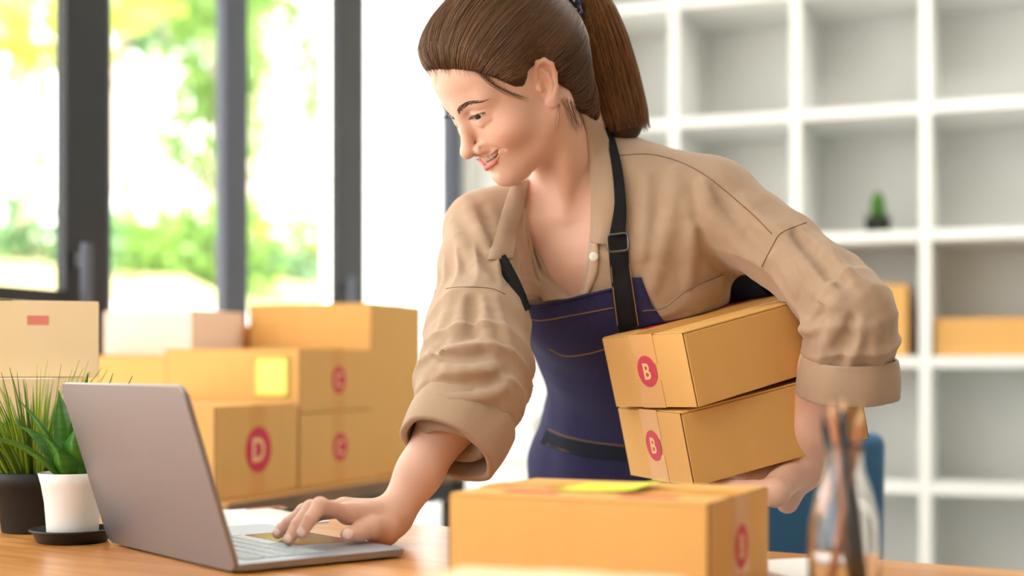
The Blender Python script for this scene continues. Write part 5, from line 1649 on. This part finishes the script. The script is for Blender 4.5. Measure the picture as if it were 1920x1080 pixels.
# ---- legs and shoes (behind the desk)
def legs(Q):
    hipL, hipR = SC_C[1] + AX * 0.075, SC_C[1] - AX * 0.075
    d = None
    for h_, s in ((hipL, 1), (hipR, -1)):
        kn = np.array([FEET[0] + AX[0] * s * 0.09, 2.06 + AX[1] * s * 0.09, 0.44]); an = np.array([FEET[0] + AX[0] * s * 0.09, 2.13 + AX[1] * s * 0.09, 0.07])
        e = sd_chain(Q, [h_ - np.array([0, 0, 0.04]), kn, an], [0.085, 0.062, 0.048], 0.03)
        d = e if d is None else smin(d, e, 0.03)
    return smin(d, loft(Q, 0.0, 0, 2), 0.03).astype(f32)
V, Q = sdf_mesh(legs, (-0.05, 1.90, 0.02), (0.45, 2.35, 0.92), 0.008, project=1, fudge=0.01)
mine(from_arrays('trousers', V, Q, M['trousers'], None))
for s in (1, -1):
    an = np.array([FEET[0] + AX[0] * s * 0.09, 2.13 + AX[1] * s * 0.09, 0.0]); fw = nrm((-0.45, -0.89, 0))
    def shoe(Q):
        d = sd_cap(Q, an + np.array([0, 0, 0.045]) - fw * 0.03, an + np.array([0, 0, 0.034]) + fw * 0.13, 0.042, 0.034)
        d = smin(d, sd_cap(Q, an + np.array([0, 0, 0.06]), an + np.array([0, 0, 0.10]), 0.040, 0.044), 0.02)
        return smax(d, 0.001 - Q[:, 2], 0.004).astype(f32)
    V, Q = sdf_mesh(shoe, an + np.array([-0.2, -0.22, -0.02]), an + np.array([0.16, 0.14, 0.17]), 0.006, project=1)
    mine(from_arrays('shoe', V, Q, M['shoe'], None))
# ------------------------------------------------------------------ hair
ZY = np.array([-0.12, -0.09, -0.070, -0.052, -0.040, -0.028, -0.021, -0.014, 0.006, 0.013, 0.022, 0.032, 0.048, 0.062, 0.075, 0.090, 0.12])
ZZ = np.array([-0.125, -0.125, -0.118, -0.100, -0.080, -0.055, -0.010, 0.024, 0.024, 0.010, 0.002, 0.008, 0.033, 0.053, 0.066, 0.077, 0.085])
def hairline(q): return np.interp(q[:, 1], ZY, ZZ).astype(f32)
def hair_skull(q):
    d = sd_ell(q, (0, -0.010, 0.030), (0.0745, 0.094, 0.084))
    d = smin(d, sd_ell(q, (0, 0.028, 0.045), (0.060, 0.058, 0.052)), 0.03)
    d = smin(d, sd_cap(q, (0, -0.050, 0.0), (0, -0.034, -0.092), 0.050, 0.042), 0.03)
    return d
def hair_cap(q):
    ex = q[:, 2] - hairline(q)
    off = 0.0002 + 0.0125 * np.clip(ex / 0.035, 0, 1) ** 0.6
    return hair_skull(q) - off
def hair_cap_solid(Q):
    q = to_head(Q)
    return (smax(hair_cap(q), (hairline(q) - q[:, 2]) * 0.6, 0.003) * HS).astype(f32)
V, Q = sdf_mesh(hair_cap_solid, HT - 0.15, HT + 0.15, 0.0035, project=1)
hair_o = mine(from_arrays('hair', V, Q, M['hair_base'], None))
bpy.context.view_layer.update()
rh = np.random.default_rng(17)
TIE = P(1046, 10, 1.795)
tieq = to_head(TIE[None].astype(f32))[0].astype(float)
hc = np.array([0, -0.010, 0.025])
def tint(base, n):
    v = rh.uniform(0.4, 1.7, n)[:, None]
    return np.array(base) * v * (1 + rh.normal(0, 0.06, (n, 3)))
paths, cols_h, rad_h = [], [], []
def shell_r(U):
    """radius of the hair surface in each direction from hc"""
    lo_ = np.full(len(U), 0.05, f32); hi_ = np.full(len(U), 0.17, f32); h0 = hc.astype(f32)
    for _ in range(14):
        md = (lo_ + hi_) / 2; v = hair_cap(h0 + U * md[:, None]); lo_ = np.where(v < 0, md, lo_); hi_ = np.where(v < 0, hi_, md)
    return (lo_ + hi_) / 2
U0 = rh.normal(size=(26000, 3)); U0 /= np.linalg.norm(U0, axis=1)[:, None]; U0 = U0.astype(f32)
r0 = shell_r(U0); roots = hc.astype(f32) + U0 * r0[:, None]
ex = roots[:, 2] - hairline(roots)
keep = (ex > -0.0015) & ((ex < 0.014) | ((ex < 0.05) & (rh.uniform(0, 1, len(roots)) < 0.42)) | (rh.uniform(0, 1, len(roots)) < 0.15))
roots = roots[keep]; U0 = U0[keep]
NS = 18
T_ = tieq - hc; Rt = np.linalg.norm(T_); Ut = (T_ / Rt)
ang = np.arccos(np.clip(U0 @ Ut, -1, 1))[:, None]
grid = []
lift = rh.uniform(0.0004, 0.0020, (len(roots), 1)); wave = rh.normal(0, 0.0016, (len(roots), 3))
for i in range(NS):
    t = (i / (NS - 1)) ** 1.8
    U = (np.sin((1 - t) * ang) * U0 + np.sin(t * ang) * Ut) / (np.sin(ang) + 1e-6)
    U = U + wave * 10 * sin(pi * t); U = (U / np.linalg.norm(U, axis=1)[:, None]).astype(f32)
    off = lift[:, 0] * (0.3 + 0.7 * min(1, t * 6))
    grid.append(hc + U * (shell_r(U) + off)[:, None])
grid = np.stack(grid, 1)
earc = np.array([-0.075, 0.0, -0.003]); gm = grid * np.array([1, 1, 1]); gm[..., 0] = -np.abs(gm[..., 0])
clear = (np.linalg.norm(gm - earc, axis=2) > 0.021).all(1)
grid = grid[clear]; roots = roots[clear]
cr = tint((0.14, 0.066, 0.027), len(roots))
hs = [HT + (row * HS) @ HR.T for row in grid]
o = hairs_mesh('hair_strands', hs, 0.00040, M['hair'], cr, 3)
mine(o, hair_o); o['kind'] = 'stuff'

# wisps at the temple, the nape and the forehead
wis = []
for px, nn_ in (([(890, 128), (925, 160), (978, 184)], 14), ([(905, 140), (945, 172), (990, 186)], 10), ([(1056, 185), (1066, 215), (1074, 242)], 10), ([(1048, 195), (1048, 220), (1040, 246)], 6), ([(1072, 190), (1080, 222), (1086, 242)], 14),
           ([(1080, 200), (1090, 222), (1096, 240)], 12), ([(812, 122), (817, 140), (816, 154)], 4), ([(1062, 185), (1072, 222), (1080, 252)], 8)):
    for k in range(nn_):
        q = spline(np.array(px, float) + rh.normal(0, 3.2, (3, 2)), 8); H = hit(q[:, 0], q[:, 1], body)
        H[:, 1] -= 0.0010 + 0.002 * rh.uniform(); wis.append(H)
# fly-aways that stand off the forehead line
for k in range(26):
    p = np.array(hp(rh.uniform(-0.035, 0.045), 0.074, 0.079 + rh.uniform(-0.004, 0.012))); d = HR @ nrm((rh.uniform(-0.3, 0.3), 0.8, 0.25 + rh.uniform(-.5, .4)))
    L_ = rh.uniform(0.006, 0.016); wis.append(np.array([p, p + d * L_ * 0.5 + np.array([0, 0, -0.001]), p + d * L_ + np.array([0, 0, -0.004])]))
cand = np.nonzero((np.abs(roots[:, 2] - hairline(roots)) < 0.003) & (roots[:, 1] > 0.02))[0]
for k in rh.choice(cand, min(170, len(cand)), replace=False):
    p = roots[k].astype(float); n_ = nrm(p - hc); dn = nrm(np.array([rh.normal(0, 0.5), 0.5, -0.8]) - n_ * (np.array([0, 0.5, -0.8]) @ n_)); L_ = rh.uniform(0.004, 0.010)
    pts = np.array([p - dn * 0.003, p + dn * L_ * 0.5 + n_ * 0.0010, p + dn * L_ + n_ * 0.0005])
    wis.append(HT + (pts * HS) @ HR.T)
o = hairs_mesh('wisps', wis, 0.00016, M['hair'], tint((0.10, 0.045, 0.02), len(wis)), 3)
mine(o, hair_o); o['kind'] = 'stuff'

# ponytail
PT = [TIE, P(1072, -6, 1.812), P(1100, 20, 1.828), P(1120, 75, 1.838), P(1142, 150, 1.842), P(1160, 215, 1.838), P(1168, 246, 1.836)]
PR = [0.012, 0.024, 0.0335, 0.0385, 0.0395, 0.0375, 0.034]
cl = spline(np.array(PT), 24); rr = np.interp(np.linspace(0, 1, 24), np.linspace(0, 1, 7), PR)
tgs = np.gradient(cl, axis=0); tgs /= np.linalg.norm(tgs, axis=1)[:, None]
s1 = np.cross(tgs, np.array([0, 1.0, 0])); s1 /= np.linalg.norm(s1, axis=1)[:, None]; s2_ = np.cross(tgs, s1)
def pony(Q):
    d = sd_chain(Q, PT[:-1] + [P(1166, 232, 1.836)], [r * 0.86 for r in PR[:-1]] + [0.026], 0.01)
    return (d + wobble(Q, 0.0012, 120, 33)).astype(f32)
V, Q = sdf_mesh(pony, np.min(PT, 0) - 0.06, np.max(PT, 0) + 0.06, 0.0045, project=1)
pony_o = mine(from_arrays('ponytail', V, Q, M['hair_base'], None))
bpy.context.view_layer.update()
paths, cs_ = [], []
for k in range(2600):
    a = rh.uniform(0, 2 * pi); r = math.sqrt(rh.uniform(0.5, 1.0)) * 1.03; tw = rh.normal(0, 0.25); ln = rh.uniform(0.86, 1.02)
    pts = []
    for t in np.linspace(0, min(1.0, ln), 16):
        i = t * 23; i0 = min(int(i), 22); u = i - i0
        c = cl[i0] * (1 - u) + cl[i0 + 1] * u; R_ = rr[i0] * (1 - u) + rr[i0 + 1] * u
        aa = a + tw * t
        pts.append(c + (s1[i0] * cos(aa) + s2_[i0] * sin(aa)) * R_ * r)
    pts = np.array(pts); 
    if ln > 1: pts[-1] += np.array([rh.uniform(0, 0.004), 0, -0.004])
    paths.append(pts)
    g = 0.5 + 0.5 * cos(a - 0.0)
    cs_.append(1.0)
base_c = tint((0.25, 0.105, 0.030), len(paths))
o = hairs_mesh('ponytail_strands', paths, 0.00045, M['hair'], base_c, 3)
mine(o, pony_o); o['kind'] = 'stuff'
# hair tie: a gathered cloth ring, navy with a white pattern
m = mat('navy and white patterned cloth', (0.03, 0.03, 0.10), 0.8)
nt_ = m.node_tree; vz = nt_.nodes.new('ShaderNodeTexNoise'); vz.inputs['Scale'].default_value = 190; vz.inputs['Detail'].default_value = 1
tcn = nt_.nodes.new('ShaderNodeTexCoord'); rp_ = nt_.nodes.new('ShaderNodeValToRGB')
rp_.color_ramp.interpolation = 'CONSTANT'; rp_.color_ramp.elements[0].color = (0.02, 0.02, 0.08, 1); rp_.color_ramp.elements[1].position = 0.56; rp_.color_ramp.elements[1].color = (0.75, 0.75, 0.78, 1)
nt_.links.new(tcn.outputs['Object'], vz.inputs['Vector']); nt_.links.new(vz.outputs['Fac'], rp_.inputs['Fac']); nt_.links.new(rp_.outputs['Color'], nt_.nodes['Principled BSDF'].inputs['Base Color'])
tdir = nrm(np.array(PT[1]) - HT); u1 = nrm(np.cross(tdir, (0, 1, 0))); u2 = np.cross(tdir, u1)
tc_ = TIE + tdir * 0.006
ringp = [tc_ + (u1 * cos(a) + u2 * sin(a)) * 0.0215 * (1 + 0.05 * sin(9 * a)) for a in np.linspace(0, 2 * pi, 49)]
Vs, Fs = tube_arrays(ringp, [0.0085 + 0.0016 * sin(13 * k / 48 * 2 * pi) for k in range(49)], 12, caps=False)
mine(from_arrays('hair_tie', Vs, Fs, m, None))
